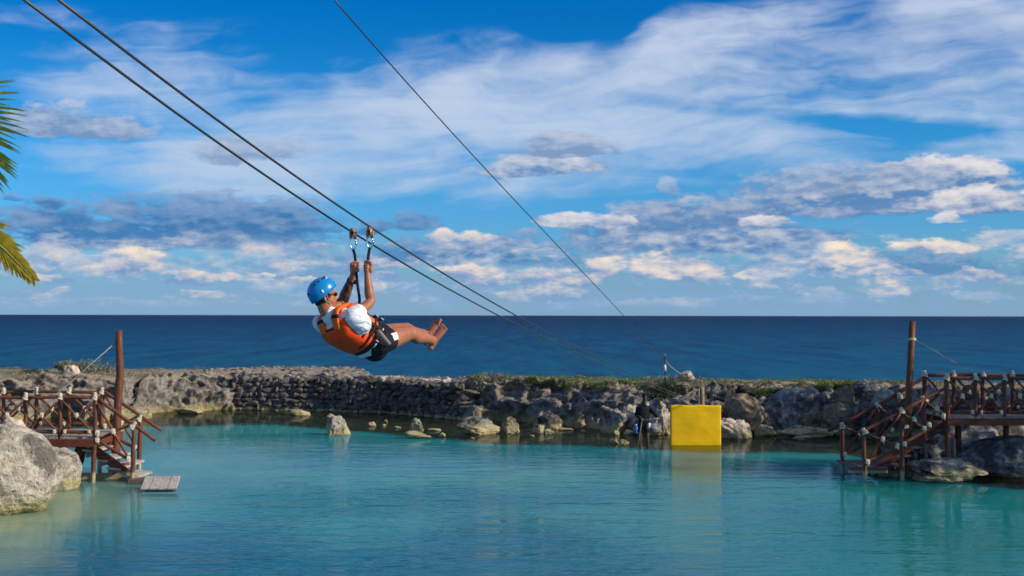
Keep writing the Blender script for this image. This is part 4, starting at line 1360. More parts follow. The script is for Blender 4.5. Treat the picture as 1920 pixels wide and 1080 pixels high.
# landing
c = W(1604, 876, 37.3)
x = c.x - .32
while x < c.x + .5:
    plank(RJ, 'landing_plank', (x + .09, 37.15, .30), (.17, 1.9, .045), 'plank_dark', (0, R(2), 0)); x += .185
plank(RJ, 'landing_beam', (c.x + .08, YN2 - .02, .23), (1.0, .08, .13), 'log_dark')
def post_at(px, top, Y, zb, rad=.058, mat='log', bend=.03):
    t_ = W(px, top, Y)
    log(RJ, 'stair_post', (t_.x + bend, Y, zb), (t_.x, Y, t_.z + .03), rad, mat, n=9)
    lash(RJ, (t_.x, Y - .03, t_.z - .01), 'cap', 1.05, -.45)
YB, YA = 36.0, 37.9
post_at(1620, 808, YB, -1.0)
post_at(1690, 770, YB + .1, -1.0, .062)
post_at(1732, 748, YB + .3, 1.0, .056)
post_at(1579, 798, YA, -1.0, .055, 'log_dark')
post_at(1645, 760, YA + .1, .3, .058, 'log')
post_at(1686, 742, YA + .2, 1.2, .05, 'log_dark')
log(RJ, 'stair_handrail', W(1612, 812, YB), W(1692, 770, YB + .1), .047, 'log_dark', n=8)
log(RJ, 'stair_handrail', W(1686, 773, YB + .1), W(1776, 726, YN2), .047, 'log', n=8)
log(RJ, 'stair_handrail', W(1553, 808, YA), W(1650, 757, YA + .1), .047, 'log_dark', n=10)
log(RJ, 'stair_handrail', W(1642, 762, YA + .1), W(1734, 708, YF2), .05, 'log_dark', n=10)
log(RJ, 'stair_low_rail', W(1622, 866, YB), W(1690, 838, YB + .1), .042, 'log')
log(RJ, 'stair_low_rail', W(1692, 832, YB + .1), W(1770, 788, YN2), .045, 'log')
log(RJ, 'stair_low_rail', W(1582, 852, YA), W(1640, 826, YA + .1), .042, 'log_dark')
log(RJ, 'brace', W(1622, 812, YB - .05), W(1686, 838, YB - .05), .033)
log(RJ, 'brace', W(1626, 864, YB), W(1688, 776, YB), .032)
log(RJ, 'brace', W(1692, 774, YB + .05), W(1734, 806, YB + .05), .033)
log(RJ, 'brace', W(1694, 830, YB + .1), W(1731, 752, YB + .2), .032)
log(RJ, 'brace', W(1734, 752, YB + .2), W(1770, 780, YB + .2), .033)
log(RJ, 'brace', W(1738, 798, YB + .3), W(1773, 738, YB + .3), .032)
log(RJ, 'brace', W(1581, 800, YA - .05), W(1640, 826, YA - .05), .032, 'log_dark')
log(RJ, 'brace', W(1584, 850, YA), W(1643, 764, YA), .032, 'log_dark')
log(RJ, 'brace', W(1647, 764, YA), W(1690, 792, YA), .032, 'log_dark')
log(RJ, 'brace', W(1650, 820, YA), W(1688, 746, YA), .032, 'log_dark')
for a, b in ((1655, 823), (1682, 836), (1627, 866), (1714, 786), (1733, 803), (1696, 832), (1757, 766), (1769, 780), (1742, 796)):
    lash(RJ, W(a, b, YB - .06), 'knot', 1.0)
for a, b in ((1612, 812), (1672, 783), (1584, 852), (1673, 806)):
    lash(RJ, W(a, b, YA - .06), 'knot', .85)
lash(RJ, W(1700, 800, YB), 'knot', .9, 1.4)

mb = MB()
pts = [W(1700, 860, 37.2), W(1702, 795, 37.2), W(1705, 720, 37.2), W(1708, 660, 37.2), W(1711, 602, 37.2)]
pts[0].z = -.9
mb.tube(pts, [.105, .10, .092, .088, .086], 14)
solo('wooden_pole', mb, M['log'], (pts[1].x, pts[1].y, 0), 'tall straight dark red pole leaning slightly right through the right staircase', 'pole', 'tall mooring poles')
mb = MB()
mb.tube([W(1714, 636, 37.2), W(1770, 668, 36.9), W(1828, 702, 36.5)], .012, 6)
solo('guy_rope', mb, M['guy'], W(1828, 702, 36.5), 'grey rope slanting down right from the tall right pole to the deck rail', 'rope')
mb = MB()
for k in range(3):
    c = W(1710, 636, 37.2)
    mb.tube([(c.x + math.cos(t) * .10, c.y + math.sin(t) * .10, c.z - .02 + k * .02) for t in np.linspace(0, 6.283, 12)], .012, 6, False)
solo('rope_wrap', mb, M['rope'], W(1710, 636, 37.2), 'pale rope wound round the upper part of the tall right pole', 'rope')

# ------------------------------------------------------------------ cables
M['cable'] = plain('steel_cable', (0.075, 0.068, 0.055), 0.5, 200, 0.3, metal=0.6)
RY = 12.4
def W4(px, py, dy=0.0):
    return W(px, py, RY + dy)
def cable(name, pts, rad, label):
    # smooth curve through control points (x linear, z by monotone quadratic pieces)
    ys = np.array([p.y for p in pts]); xs_c = np.array([p.x for p in pts]); zs = np.array([p.z for p in pts])
    co = np.polyfit(ys, zs, 4) if len(pts) > 5 else np.polyfit(ys, zs, 2)
    cx = np.polyfit(ys, xs_c, 1)
    Y = np.linspace(ys[0], ys[-1], 70)
    mb = MB()
    mb.tube([(np.polyval(cx, y), y, np.polyval(co, y)) for y in Y], rad, 8)
    e = (float(np.polyval(cx, ys[-1])), float(ys[-1]), float(np.polyval(co, ys[-1])))
    o = solo(name, mb, M['cable'], e, label, 'cable', 'zip line cables')
    return cx, co
ANCH = W(1313, 742, 47.5)
def line_pts(shift, trace):
    """depth of each traced picture point on a straight ground line through the rider and the anchor"""
    A = Vector((W4(662, 440).x + shift, RY)); E_ = Vector((ANCH.x + shift, ANCH.y))
    s = (E_.x - A.x) / (E_.y - A.y)
    out = []
    for px, py in trace:
        r_ = _ray(px, py)
        q = r_.x / r_.y
        Y = (A.x - s * A.y) / (q - s)
        out.append(W(px, py, Y))
    return sorted(out, key=lambda p: p.y)
tr1 = [(40, 0), (330, 205), (500, 327), (662, 443), (800, 520), (940, 591), (1080, 662), (1190, 711)]
p1_ = line_pts(0.0, tr1)
tr2_ = [(105, 0), (395, 211), (540, 318), (693, 429), (840, 517), (985, 602), (1110, 665), (1205, 712)]
p2_ = line_pts(W4(693, 429).x - W4(662, 440).x - 0.0, tr2_)
C1 = cable('zip_cable', p1_ + [ANCH], 0.0085, 'near zip line cable, the lower of the two that the rider hangs from')
C2 = cable('zip_cable', p2_ + [ANCH + Vector((.14, 0, .02))], 0.0085, 'upper of the two parallel zip line cables that the rider hangs from')
PT = W(1246, 674, 55)
p3_ = []
for px, py in ((628, 0), (780, 177), (960, 367), (1070, 488), (1167, 589)):
    r_ = _ray(px, py); q = r_.x / r_.y; s = .22
    Y = (PT.x - s * PT.y) / (q - s)
    p3_.append(W(px, py, Y))
cable('zip_cable', sorted(p3_, key=lambda p: p.y) + [PT], 0.0095, 'thin single cable crossing the sky at the right of the rider')

# ------------------------------------------------------------------ body tools
def remeshed(mb, name, mat, voxel, smooth=2, disp=None):
    me = mb.mesh(name, mat)
    o = bpy.data.objects.new('tmp', me)
    COL.objects.link(o)
    m1 = o.modifiers.new('r', 'REMESH'); m1.mode = 'VOXEL'; m1.voxel_size = voxel; m1.use_smooth_shade = True
    if smooth:
        m2 = o.modifiers.new('s', 'SMOOTH'); m2.factor = 0.5; m2.iterations = smooth
    dg = bpy.context.evaluated_depsgraph_get()
    new = bpy.data.meshes.new_from_object(o.evaluated_get(dg))
    bpy.data.objects.remove(o)
    new.name = name
    new.materials.clear(); new.materials.append(mat)
    new.polygons.foreach_set('use_smooth', [True] * len(new.polygons))
    return new
def part_r(name, mb, mat, parent, voxel, smooth=2):
    org = wpos(parent)
    mb.v = [np.concatenate(mb.v) - np.array(org)]
    return link(name, remeshed(mb, name, mat, voxel, smooth), parent)
def frame_of(T, Rt):
    T = T.normalized()
    Rt = (Rt - T * Rt.dot(T)).normalized()
    return T, Rt, T.cross(Rt)      # up, right, front
class Torso:
    def __init__(self, P, N, Rt, tab, bow=0.03, yaw=0.0):
        self.P, self.N = P, N
        self.T, self.Rt, self.F = frame_of(N - P, Rt)
        self.tab = np.array(tab)
        self.bow = bow
        self.L = (N - P).length
    def c(self, t):
        return self.P + (self.N - self.P) * t - self.F * self.bow * math.sin(math.pi * min(max(t, 0), 1))
    def r(self, t):
        return np.interp(t, self.tab[:, 0], self.tab[:, 1]), np.interp(t, self.tab[:, 0], self.tab[:, 2])
    def at(self, t, deg, off=0.0):
        a, b = self.r(t)
        th = R(deg)
        cx, sx = math.cos(th), math.sin(th)
        e = 0.82
        ux, uy = math.copysign(abs(cx) ** e, cx), math.copysign(abs(sx) ** e, sx)
        p = self.c(t) + self.Rt * (ux * a) + self.F * (uy * b)
        n = (self.Rt * (cx / a) + self.F * (sx / b)).normalized()
        return p + n * off
    def loft(self, mb, ts_, off=0.0, seg=28):
        V, F = [], []
        for t in ts_:
            for k in range(seg):
                V.append(tuple(self.at(t, 360 * k / seg, off)))
        n = len(ts_)
        for i in range(n - 1):
            for k in range(seg):
                k2 = (k + 1) % seg
                F.append((i * seg + k, i * seg + k2, (i + 1) * seg + k2, (i + 1) * seg + k))
        F.append(tuple(range(seg))[::-1]); F.append(tuple((n - 1) * seg + k for k in range(seg)))
        mb.add(V, F)
    def patch(self, mb, t0, t1, fa, fb, o0, o1, nt=16, na=18, puff=4, wr=0.0):
        """closed slab following the torso: angles fa(t)..fb(t), offsets o0 (inner) to o1 (outer)"""
        V, F = [], []
        for side in (0, 1):
            for i in range(nt + 1):
                u = i / nt
                t = t0 + (t1 - t0) * u
                for j in range(na + 1):
                    w_ = j / na
                    a = fa(t) + (fb(t) - fa(t)) * w_
                    ed = (1 - abs(2 * u - 1) ** puff) * (1 - abs(2 * w_ - 1) ** puff)
                    q0, q1 = (o0(a), o1(a)) if callable(o0) else (o0, o1)
                    off = q0 if side == 0 else q0 + (q1 - q0) * (0.35 + 0.65 * ed ** .5) + (wr * math.sin(a * .13 + t * 40) * ed if wr else 0)
                    V.append(tuple(self.at(t, a, off)))
        m_ = na + 1
        S_ = (nt + 1) * m_
        for i in range(nt):
            for j in range(na):
                a = i * m_ + j
                F.append((a, a + m_, a + m_ + 1, a + 1))
                F.append((S_ + a, S_ + a + 1, S_ + a + m_ + 1, S_ + a + m_))
        for j in range(na):
            F.append((j, j + 1, S_ + j + 1, S_ + j)); a = nt * m_ + j; F.append((a + 1, a, S_ + a, S_ + a + 1))
        for i in range(nt):
            a = i * m_; F.append((a + m_, a, S_ + a, S_ + a + m_)); a = i * m_ + na; F.append((a, a + m_, S_ + a + m_, S_ + a))
        mb.add(V, F)
def bez(*pts, n=8):
    """smooth polyline through the points"""
    P = [Vector(p) for p in pts]
    P = [P[0] * 2 - P[1]] + P + [P[-1] * 2 - P[-2]]
    out = []
    for i in range(1, len(P) - 2):
        for k in range(n):
            t = k / n
            out.append(0.5 * ((2 * P[i]) + (P[i + 1] - P[i - 1]) * t + (2 * P[i - 1] - 5 * P[i] + 4 * P[i + 1] - P[i + 2]) * t * t + (3 * P[i] - P[i - 1] - 3 * P[i + 1] + P[i + 2]) * t ** 3))
    out.append(P[-2])
    return out
def limb(mb, pts, rads, seg=16, flat=None, side=None, n=6):
    c = bez(*pts, n=n)
    rr = np.interp(np.linspace(0, len(pts) - 1, len(c)), range(len(pts)), rads)
    ry = None
    if flat is not None:
        ry = list(rr * np.interp(np.linspace(0, len(pts) - 1, len(c)), range(len(pts)), flat))
    mb.tube(c, list(rr), seg, True, side, ry)
def fist(mb, c, axis, out, s=1.0, flip=1):
    """closed hand round a strap: c centre of the grip, axis along the strap (towards the index finger), out = direction from palm heel to knuckles"""
    axis = axis.normalized(); out = (out - axis * out.dot(axis)).normalized()
    side = axis.cross(out) * flip
    for k, (L, q) in enumerate(((1.0, .0095), (1.06, .0100), (1.0, .0096), (.85, .0085))):
        z = axis * ((1.5 - k) * .0215 * s)
        rr = .024 * s * L
        arc = []
        for a in (-100, -50, -5, 45, 95, 150, 205):
            arc.append(c + z + (out * math.cos(R(a)) + side * math.sin(R(a))) * rr)
        mb.tube(arc, [q * s * 1.15] * 3 + [q * s] * 3 + [q * s * .85], 8)
        mb.ball(c + z + (out * math.cos(R(-60)) + side * math.sin(R(-60))) * rr * 1.12, .0105 * s, seg=8, rings=6)
    # palm
    rot = Matrix((side, out, axis)).transposed()
    mb.ball(c - side * .026 * s - out * .004, (.016 * s, .036 * s, .046 * s), rot)
    mb.ball(c - side * .020 * s - out * .022 * s - axis * .02, (.018 * s, .022 * s, .036 * s), rot)
    # thumb leaves the side of the palm and closes over the fingers
    mb.tube([c - side * .02 * s - out * .028 * s + axis * .012 * s, c - out * .040 * s + axis * .030 * s, c + side * .016 * s - out * .022 * s + axis * .042 * s, c + side * .030 * s + out * .002 + axis * .040 * s],
            [.015 * s, .013 * s, .011 * s, .009 * s], 8)

def skin_mat(name, col, tattoo=None):
    m, g = new_mat(name)
    p = obj_pos(g)
    n = g.noise(p, 9, 4, 0.6)
    n2 = g.noise(p, 90, 3, 0.6)
    c = g.mix(g.sstep(n, 0.35, 0.65), tuple(c * 0.82 for c in col), tuple(min(1, c * 1.08) for c in col))
    c = g.mix(g.sstep(n2, 0.6, 0.8, 0, .35), c, tuple(v * .6 for v in col))
    pr = principled(g, c, 0.48, (n2, 0.25, 0.002), 0.4)
    finish(g, pr)
    return m
M['skin'] = skin_mat('tanned_skin', (0.37, 0.135, 0.068))
M['skin_dark'] = skin_mat('brown_skin', (0.075, 0.036, 0.024))
def fabric(name, col, rough=0.85, folds=0.02, fs=9, namp=.08, sheen=0.0):
    m, g = new_mat(name)
    p = obj_pos(g)
    n = g.noise(g.mapping(p, rot=(0, R(35), 0), scale=(0.6, 1, 1.7)), fs, 3, 0.5, 0.4)
    w = g.noise(p, 400, 2, 0.5)
    c = g.mix(n, tuple(v * (1 - namp) for v in col), col)
    finish(g, principled(g, c, rough, (n + w * 0.03, 1.0, folds), 0.25))
    return m
M['white_shirt'] = fabric('white_shirt', (0.78, 0.79, 0.82), folds=0.04, fs=12)
M['orange'] = fabric('orange_nylon', (0.90, 0.075, 0.006), 0.6, 0.02, 6, .15)
M['orange_sunlit'] = fabric('orange_nylon_sunlit', (0.93, 0.15, 0.012), 0.6, 0.012, 14, .15)  # brighter orange of the chest side: sunlight put into the colour
M['webbing'] = fabric('black_webbing', (0.012, 0.012, 0.016), 0.7, 0.004, 60)
M['shorts'] = fabric('black_shorts', (0.010, 0.009, 0.014), 0.75, 0.018, 10)
M['white_panel'] = fabric('white_shorts_panel', (0.75, 0.75, 0.75), 0.8, 0.004)
M['grey_strap'] = fabric('grey_strap', (0.27, 0.26, 0.22), 0.7, 0.004, 60)
M['navy'] = fabric('navy_webbing', (0.010, 0.012, 0.030), 0.7, 0.003, 80)
M['helmet'] = plain('blue_helmet_shell', (0.004, 0.22, 0.56), 0.28, 30, 0.05, spec=.5)
M['black_plastic'] = plain('black_plastic', (0.015, 0.015, 0.017), 0.35, 40, 0.2)
M['hair'] = plain('dark_hair', (0.018, 0.012, 0.009), 0.7, 120, 0.5, bump=.6)
M['steel'] = plain('bright_steel', (0.72, 0.72, 0.74), 0.25, 80, 0.1, metal=1.0)
M['bronze'] = plain('worn_bronze', (0.42, 0.22, 0.11), 0.45, 60, 0.35, metal=0.55, bump=.4)
M['pink'] = plain('silver_label', (0.6, 0.6, 0.58), 0.4, 50, 0.1)

# ------------------------------------------------------------------ the rider
RP = thing('person', W4(702, 660, 0.0), 'man in a blue helmet and orange life vest hanging barefoot from two zip line pulleys', 'person')
P_, N_ = W4(698, 643, 0.02), W4(621, 593, -0.20)
rsh, lsh = W4(661, 596, -0.30), W4(596, 605, -0.07)
TS = Torso(P_, N_, rsh - lsh, [(-.25, .10, .08), (-.12, .142, .104), (0, .158, .112), (.22, .142, .096), (.5, .155, .106), (.78, .178, .112), (.92, .162, .090), (1.0, .085, .065)], bow=.022)
relb, rwri = W4(694, 566, -0.12), W4(689, 519, -0.10)
rhand = W4(688.5, 501, -0.08)
lelb, lwri = W4(642, 566, 0.20), W4(659, 523, 0.06)
lhand = W4(667, 501, 0.0)
rhip, lhip = W4(706, 643, -0.06), W4(698, 634, 0.13)
rkne, lkne = W4(767, 624, 0.25), W4(761, 619, 0.42)
rank, lank = W4(811, 638, 0.58), W4(801, 629, 0.72)
body = MB()
TS.loft(body, np.linspace(-.2, .97, 22))
# neck and head
HC = W4(609.5, 555, -0.16)
HF = Vector((0.88, 0.36, 0.14)).normalized()
HU = Vector((-0.28, -0.12, 0.95)); HU = (HU - HF * HU.dot(HF)).normalized()
HR = HF.cross(HU)
def HP(f, r_, u): return HC + HF * f + HR * r_ + HU * u
Hrot = Matrix((HF, HR, HU)).transposed()
limb(body, [N_ - TS.T * .06, N_ + TS.T * .03, HP(-.02, 0, -.07), HP(0, 0, 0)], [.075, .062, .060, .06])
body.ball(HP(-.012, 0, .03), (.098, .078, .098), Hrot, 20, 14)
body.ball(HP(.022, 0, -.035), (.070, .060, .078), Hrot, 20, 14)
body.ball(HP(.048, 0, -.088), (.034, .034, .024), Hrot)                 # chin
body.tube([HP(-.03, .062, -.045), HP(.0, .058, -.082), HP(.05, .02, -.098)], [.016, .016, .014], 8)   # jaw
body.tube([HP(-.03, -.062, -.045), HP(.0, -.058, -.082), HP(.05, -.02, -.098)], [.016, .016, .014], 8)
body.tube([HP(.078, 0, .012), HP(.093, 0, -.012), HP(.104, 0, -.030), HP(.092, 0, -.040)], [.009, .011, .013, .012], 8)   # nose
body.ball(HP(.076, .018, -.038), .011); body.ball(HP(.076, -.018, -.038), .011)
body.tube([HP(.072, -.045, .022), HP(.087, 0, .024), HP(.072, .045, .022)], [.010, .013, .010], 8)     # brow
body.tube([HP(.074, -.022, -.058), HP(.087, 0, -.057), HP(.074, .022, -.058)], [.005, .009, .005], 8)  # upper lip
body.tube([HP(.072, -.020, -.070), HP(.083, 0, -.070), HP(.072, .020, -.070)], [.005, .009, .005], 8)  # lower lip
body.ball(HP(.06, .038, -.02), (.016, .016, .014), Hrot); body.ball(HP(.06, -.038, -.02), (.016, .016, .014), Hrot)  # cheekbones
for sg in (1, -1):                                                        # ears
    body.tube([HP(-.012, sg * .074, -.048), HP(-.030, sg * .088, -.030), HP(-.034, sg * .093, -.005), HP(-.018, sg * .088, .014), HP(-.004, sg * .078, .004), HP(-.008, sg * .074, -.02)],
              [.008, .007, .007, .007, .006, .006], 8)
    body.ball(HP(-.016, sg * .074, -.018), (.014, .010, .024), Hrot)
# arms
limb(body, [rsh - TS.T * .02, rsh + (relb - rsh) * .35, relb, relb + (rwri - relb) * .35, rwri, rwri + (rhand - rwri) * .6], [.058, .053, .041, .043, .028, .028], 16)
limb(body, [lsh - TS.T * .02, lsh + (lelb - lsh) * .35, lelb, lelb + (lwri - lelb) * .35, lwri, lwri + (lhand - lwri) * .6], [.058, .052, .041, .043, .028, .028], 16)
fist(body, rhand, W4(693, 455) - rhand, Vector((-.6, .8, 0)), 1.08, 1)
fist(body, lhand, W4(662, 455) - lhand, Vector((.7, .7, 0)), 1.08, -1)
# legs
def leg(hip, kn, an, ft_up, outw):
    d = (an - kn).normalized()
    calf = -ft_up
    limb(body, [hip, hip + (kn - hip) * .45, kn - (kn - hip) * .06, kn], [.104, .096, .070, .066], 18)
    k2 = kn + (an - kn) * .12
    limb(body, [kn, k2, kn + (an - kn) * .35 + calf * .014, kn + (an - kn) * .7, an], [.066, .062, .064, .049, .041], 18)
    body.ball(kn + ft_up * .018, .052)
    toe = (ft_up * 0.97 + d * 0.22).normalized()
    heel = an + d * .030 - toe * .062
    body.ball(heel, (.032, .032, .036)); body.ball(an + d * .012 - toe * .02, .036)
    sd = outw.normalized()
    ball_ = an + d * .05 + toe * .125
    limb(body, [heel + d * .004, an + d * .030 + toe * .02, an + d * .040 + toe * .08, ball_], [.030, .036, .042, .046], 14, [1, .95, .62, .42], sd)
    body.ball(an + d * .045 + toe * .085 , .028)
    body.ball(an + sd * .030, .013); body.ball(an - sd * .030, .014)     # ankle bones
    for k, (L, q) in enumerate(((.032, .0100), (.038, .0100), (.044, .0105), (.050, .0110), (.055, .0155))):
        o_ = sd * (.037 - k * .0185)
        s0 = ball_ + o_ - toe * .01 - toe * .004 * abs(k - 3)
        body.tube([s0, s0 + toe * (L * .6) - d * .006, s0 + toe * L + d * .000], [q, q * .95, q], 8)
        body.ball(s0 + toe * L, q * 1.12, seg=8, rings=6)
ftR = (W4(828, 607, .60) - W4(813, 647, .62))
leg(rhip, rkne, rank, Vector((.42, -.12, .90)).normalized(), Vector((.82, -.55, -.1)))
leg(lhip, lkne, lank, Vector((.28, -.10, .95)).normalized(), Vector((-.80, .55, .1)))
part_r('body', body, M['skin'], RP, 0.0052, 2)
# tattooed forearm of the far arm: a printed sleeve of dark ink
m_t, gt = new_mat('tattoo_ink')
pt_ = obj_pos(gt)
nt_ = gt.noise(pt_, 22, 4, 0.7)
finish(gt, principled(gt, gt.mix(gt.sstep(nt_, .42, .6), (0.035, 0.03, 0.028), (0.20, 0.10, 0.06)), .5))
tt = MB()
limb(tt, [lelb - (lelb - lsh).normalized() * .05, lelb, lelb + (lwri - lelb) * .35, lelb + (lwri - lelb) * .80], [.051, .0465, .0485, .0365], 16)
o = part('tattooed_sleeve', tt, m_t, RP); o['label'] = 'dark tattoos over the far forearm'
# watch
wt_ = MB(); dd_ = (lwri - lelb).normalized(); wc = lelb + (lwri - lelb) * .93
wt_.tube([wc - dd_ * .013, wc + dd_ * .013], [.037, .036], 18)
o = part('watch', wt_, M['black_plastic'], RP); o['label'] = 'black watch on the far wrist'
wt_ = MB(); wt_.tube([wc + Vector((.036, -.004, -.012)), wc + Vector((.050, -.006, -.018))], [.022, .020], 16)
part('watch_case', wt_, M['black_plastic'], o)
# hair at the nape and temples
hr = MB()
hr.ball(HP(-.028, 0, .020), (.092, .084, .098), Hrot, 20, 14)
hr.ball(HP(-.064, 0, -.038), (.036, .056, .046), Hrot)
hr.ball(HP(.010, .062, .010), (.022, .016, .034), Hrot); hr.ball(HP(.010, -.062, .010), (.022, .016, .034), Hrot)
part_r('hair', hr, M['hair'], RP, .006, 1)
# helmet: shell with rim, vents, side badge
hm = MB()
tiltq = Matrix.Rotation(R(24), 3, HR)
HU2, HF2 = tiltq @ HU, tiltq @ HF
if (HU2 - HU).dot(HF) > 0:
    tiltq = Matrix.Rotation(R(-24), 3, HR); HU2, HF2 = tiltq @ HU, tiltq @ HF
hc = HP(-.020, 0, .045)
V, F = [], []
ns, nrg = 40, 16
for side_ in (0, 1):
    for i in range(nrg + 1):
        a = (90 - i * (98 / nrg))
        for k in range(ns):
            b = 2 * math.pi * k / ns
            fx_, rx_ = math.cos(b), math.sin(b)
            rr = 1.0 - .09 * side_
            dip = (-.016 * (1 - fx_) * .5) if i == nrg else 0
            ca, sa = math.cos(R(a)), math.sin(R(a))
            ridge = 1 + .022 * math.cos(6 * b) * ca * sa * (1 - side_)
            V.append(tuple(hc + HF2 * (fx_ * ca * .134 * rr * ridge) + HR * (rx_ * ca * .112 * rr * ridge) + HU2 * (sa * .118 * rr + dip * 2.0 + (.004 * side_))))
for s_0 in (0, 1):
    o_ = s_0 * (nrg + 1) * ns
    for i in range(nrg):
        for k in range(ns):
            k2 = (k + 1) % ns
            q = (o_ + i * ns + k, o_ + (i + 1) * ns + k, o_ + (i + 1) * ns + k2, o_ + i * ns + k2)
            F.append(q if s_0 == 0 else q[::-1])
S_ = (nrg + 1) * ns
for k in range(ns):
    k2 = (k + 1) % ns
    F.append((nrg * ns + k, S_ + nrg * ns + k, S_ + nrg * ns + k2, nrg * ns + k2))
hm.add(V, F)
helmet = part('helmet', hm, M['helmet'], RP)
def hs(b, a, k=1.0):
    ca, sa = math.cos(R(a)), math.sin(R(a))
    return hc + HF2 * (math.cos(R(b)) * ca * .134 * k) + HR * (math.sin(R(b)) * ca * .112 * k) + HU2 * (sa * .118 * k)
for b, a, l in ((20, 52, .030), (52, 50, .030), (84, 50, .028), (116, 46, .026), (168, 20, .022)):
    v_ = MB()
    v_.tube([hs(b - 9, a - 1, 1.012), hs(b - 3, a + 3, 1.018), hs(b + 4, a + 2, 1.018), hs(b + 9, a - 2, 1.012)], [.003, .0065, .0065, .003], 8)
    part('vent', v_, M['black_plastic'], helmet)
v_ = MB(); v_.ball(hs(100, 5, 1.01), (.011, .005, .016), Matrix((HF2, HR, HU2)).transposed()); part('badge', v_, M['pink'], helmet)
v_ = MB(); v_.ball(hs(36, 44, 1.015), (.010, .006, .009), Matrix((HF2, HR, HU2)).transposed()); part('badge', v_, M['pink'], helmet)
cs_ = MB()
cs_.tube([HP(-.01, .086, .012), HP(.004, .082, -.03), HP(.012, .070, -.070), HP(.022, .040, -.106), HP(.024, 0, -.114)], .0055, 6)
cs_.tube([HP(-.055, .078, -.01), HP(-.02, .082, -.040), HP(.010, .072, -.066)], .005, 6)
part('chin_strap', cs_, M['grey_strap'], helmet)
# sunglasses
sg_ = MB()
for s in (1, -1):
    sg_.ball(HP(.084, s * .034, .004), (.009, .030, .019), Hrot @ Matrix.Rotation(R(-16 * s), 3, 'Z'), 16, 10)
    sg_.tube([HP(.080, s * .058, .010), HP(.040, s * .079, .010), HP(-.012, s * .083, .008)], .0045, 6)
sg_.tube([HP(.092, -.012, .010), HP(.094, .012, .010)], .004, 6)
part('sunglasses', sg_, M['black_plastic'], RP)
# white shirt: trunk, sleeves, collar
sh = MB()
TS.loft(sh, np.linspace(-.02, .20, 6), .030)
TS.loft(sh, np.linspace(.1, .97, 18), .014)
for sh_, el, q_ in ((rsh, relb, 1.0), (lsh, lelb, .66)):
    d_ = (el - sh_)
    limb(sh, [TS.c(.55) + (sh_ - TS.c(.85)) * .45, sh_ - TS.T * .09, sh_ + d_ * .02, sh_ + d_ * .28, sh_ + d_ * .48], [.10, .094 * q_, .082 * q_, .078 * q_, .066 * q_], 20)
limb(sh, [N_ - TS.T * .07, N_ + TS.T * .005, N_ + (HP(-.02, 0, -.07) - N_) * .45], [.098, .080, .066], 20)
shirt = part_r('shirt', sh, M['white_shirt'], RP, .006, 4)
# shorts
so = MB()
TS.loft(so, np.linspace(-.22, .035, 8), .024)
limb(so, [P_, rhip + (rkne - rhip) * .05, rhip + (rkne - rhip) * .40], [.13, .118, .104], 22)
limb(so, [P_, lhip + (lkne - lhip) * .05, lhip + (lkne - lhip) * .40], [.13, .112, .100], 22)
so.ball(P_ - TS.T * .03 - Vector((0, 0, .03)), .12)
shorts = part_r('shorts', so, M['shorts'], RP, .006, 3)
d_ = (rkne - rhip)
st_ = MB()
sdv = Vector((.35, -.9, .0))
u_ = d_.normalized(); s1 = (sdv - u_ * sdv.dot(u_)).normalized(); s2 = u_.cross(s1)
def strip(mb, base, u, a0, a1, l0, l1, r0, r1, th=.003, n=8):
    V = []
    for t in (0, 1):
        for k in range(n + 1):
            a = R(a0 + (a1 - a0) * k / n)
            for off in (0, th):
                rr = (r0 if t == 0 else r1) + off
                V.append(base + u * (l0 if t == 0 else l1) + (s1 * math.cos(a) + s2 * math.sin(a)) * rr)
    F = []
    w = 2 * (n + 1)
    for k in range(n):
        a = 2 * k
        F += [(a, a + 2, w + a + 2, w + a), (a + 1, w + a + 1, w + a + 3, a + 3), (a, a + 1, a + 3, a + 2), (w + a, w + a + 2, w + a + 3, w + a + 1)]
    F += [(0, w, w + 1, 1), (2 * n, 2 * n + 1, w + 2 * n + 1, w + 2 * n)]
    mb.add([tuple(v) for v in V], F)
strip(st_, rhip, u_, -28, 8, d_.length * .16, d_.length * .41, .112, .1045, .004)
o = part('side_panel', st_, M['white_panel'], shorts); o['label'] = 'white side panel'
gs = MB()
gp_ = [W4(704, 617, -.12), W4(711, 622, -.215), W4(721, 634, -.205), W4(731, 646, -.14)]
gc = bez(*gp_, n=6)
gs.tube(gc, .0155, 8, True, [Vector((.8, 0, .6))] * len(gc), .004)
o = part('harness_strap', gs, M['grey_strap'], RP)
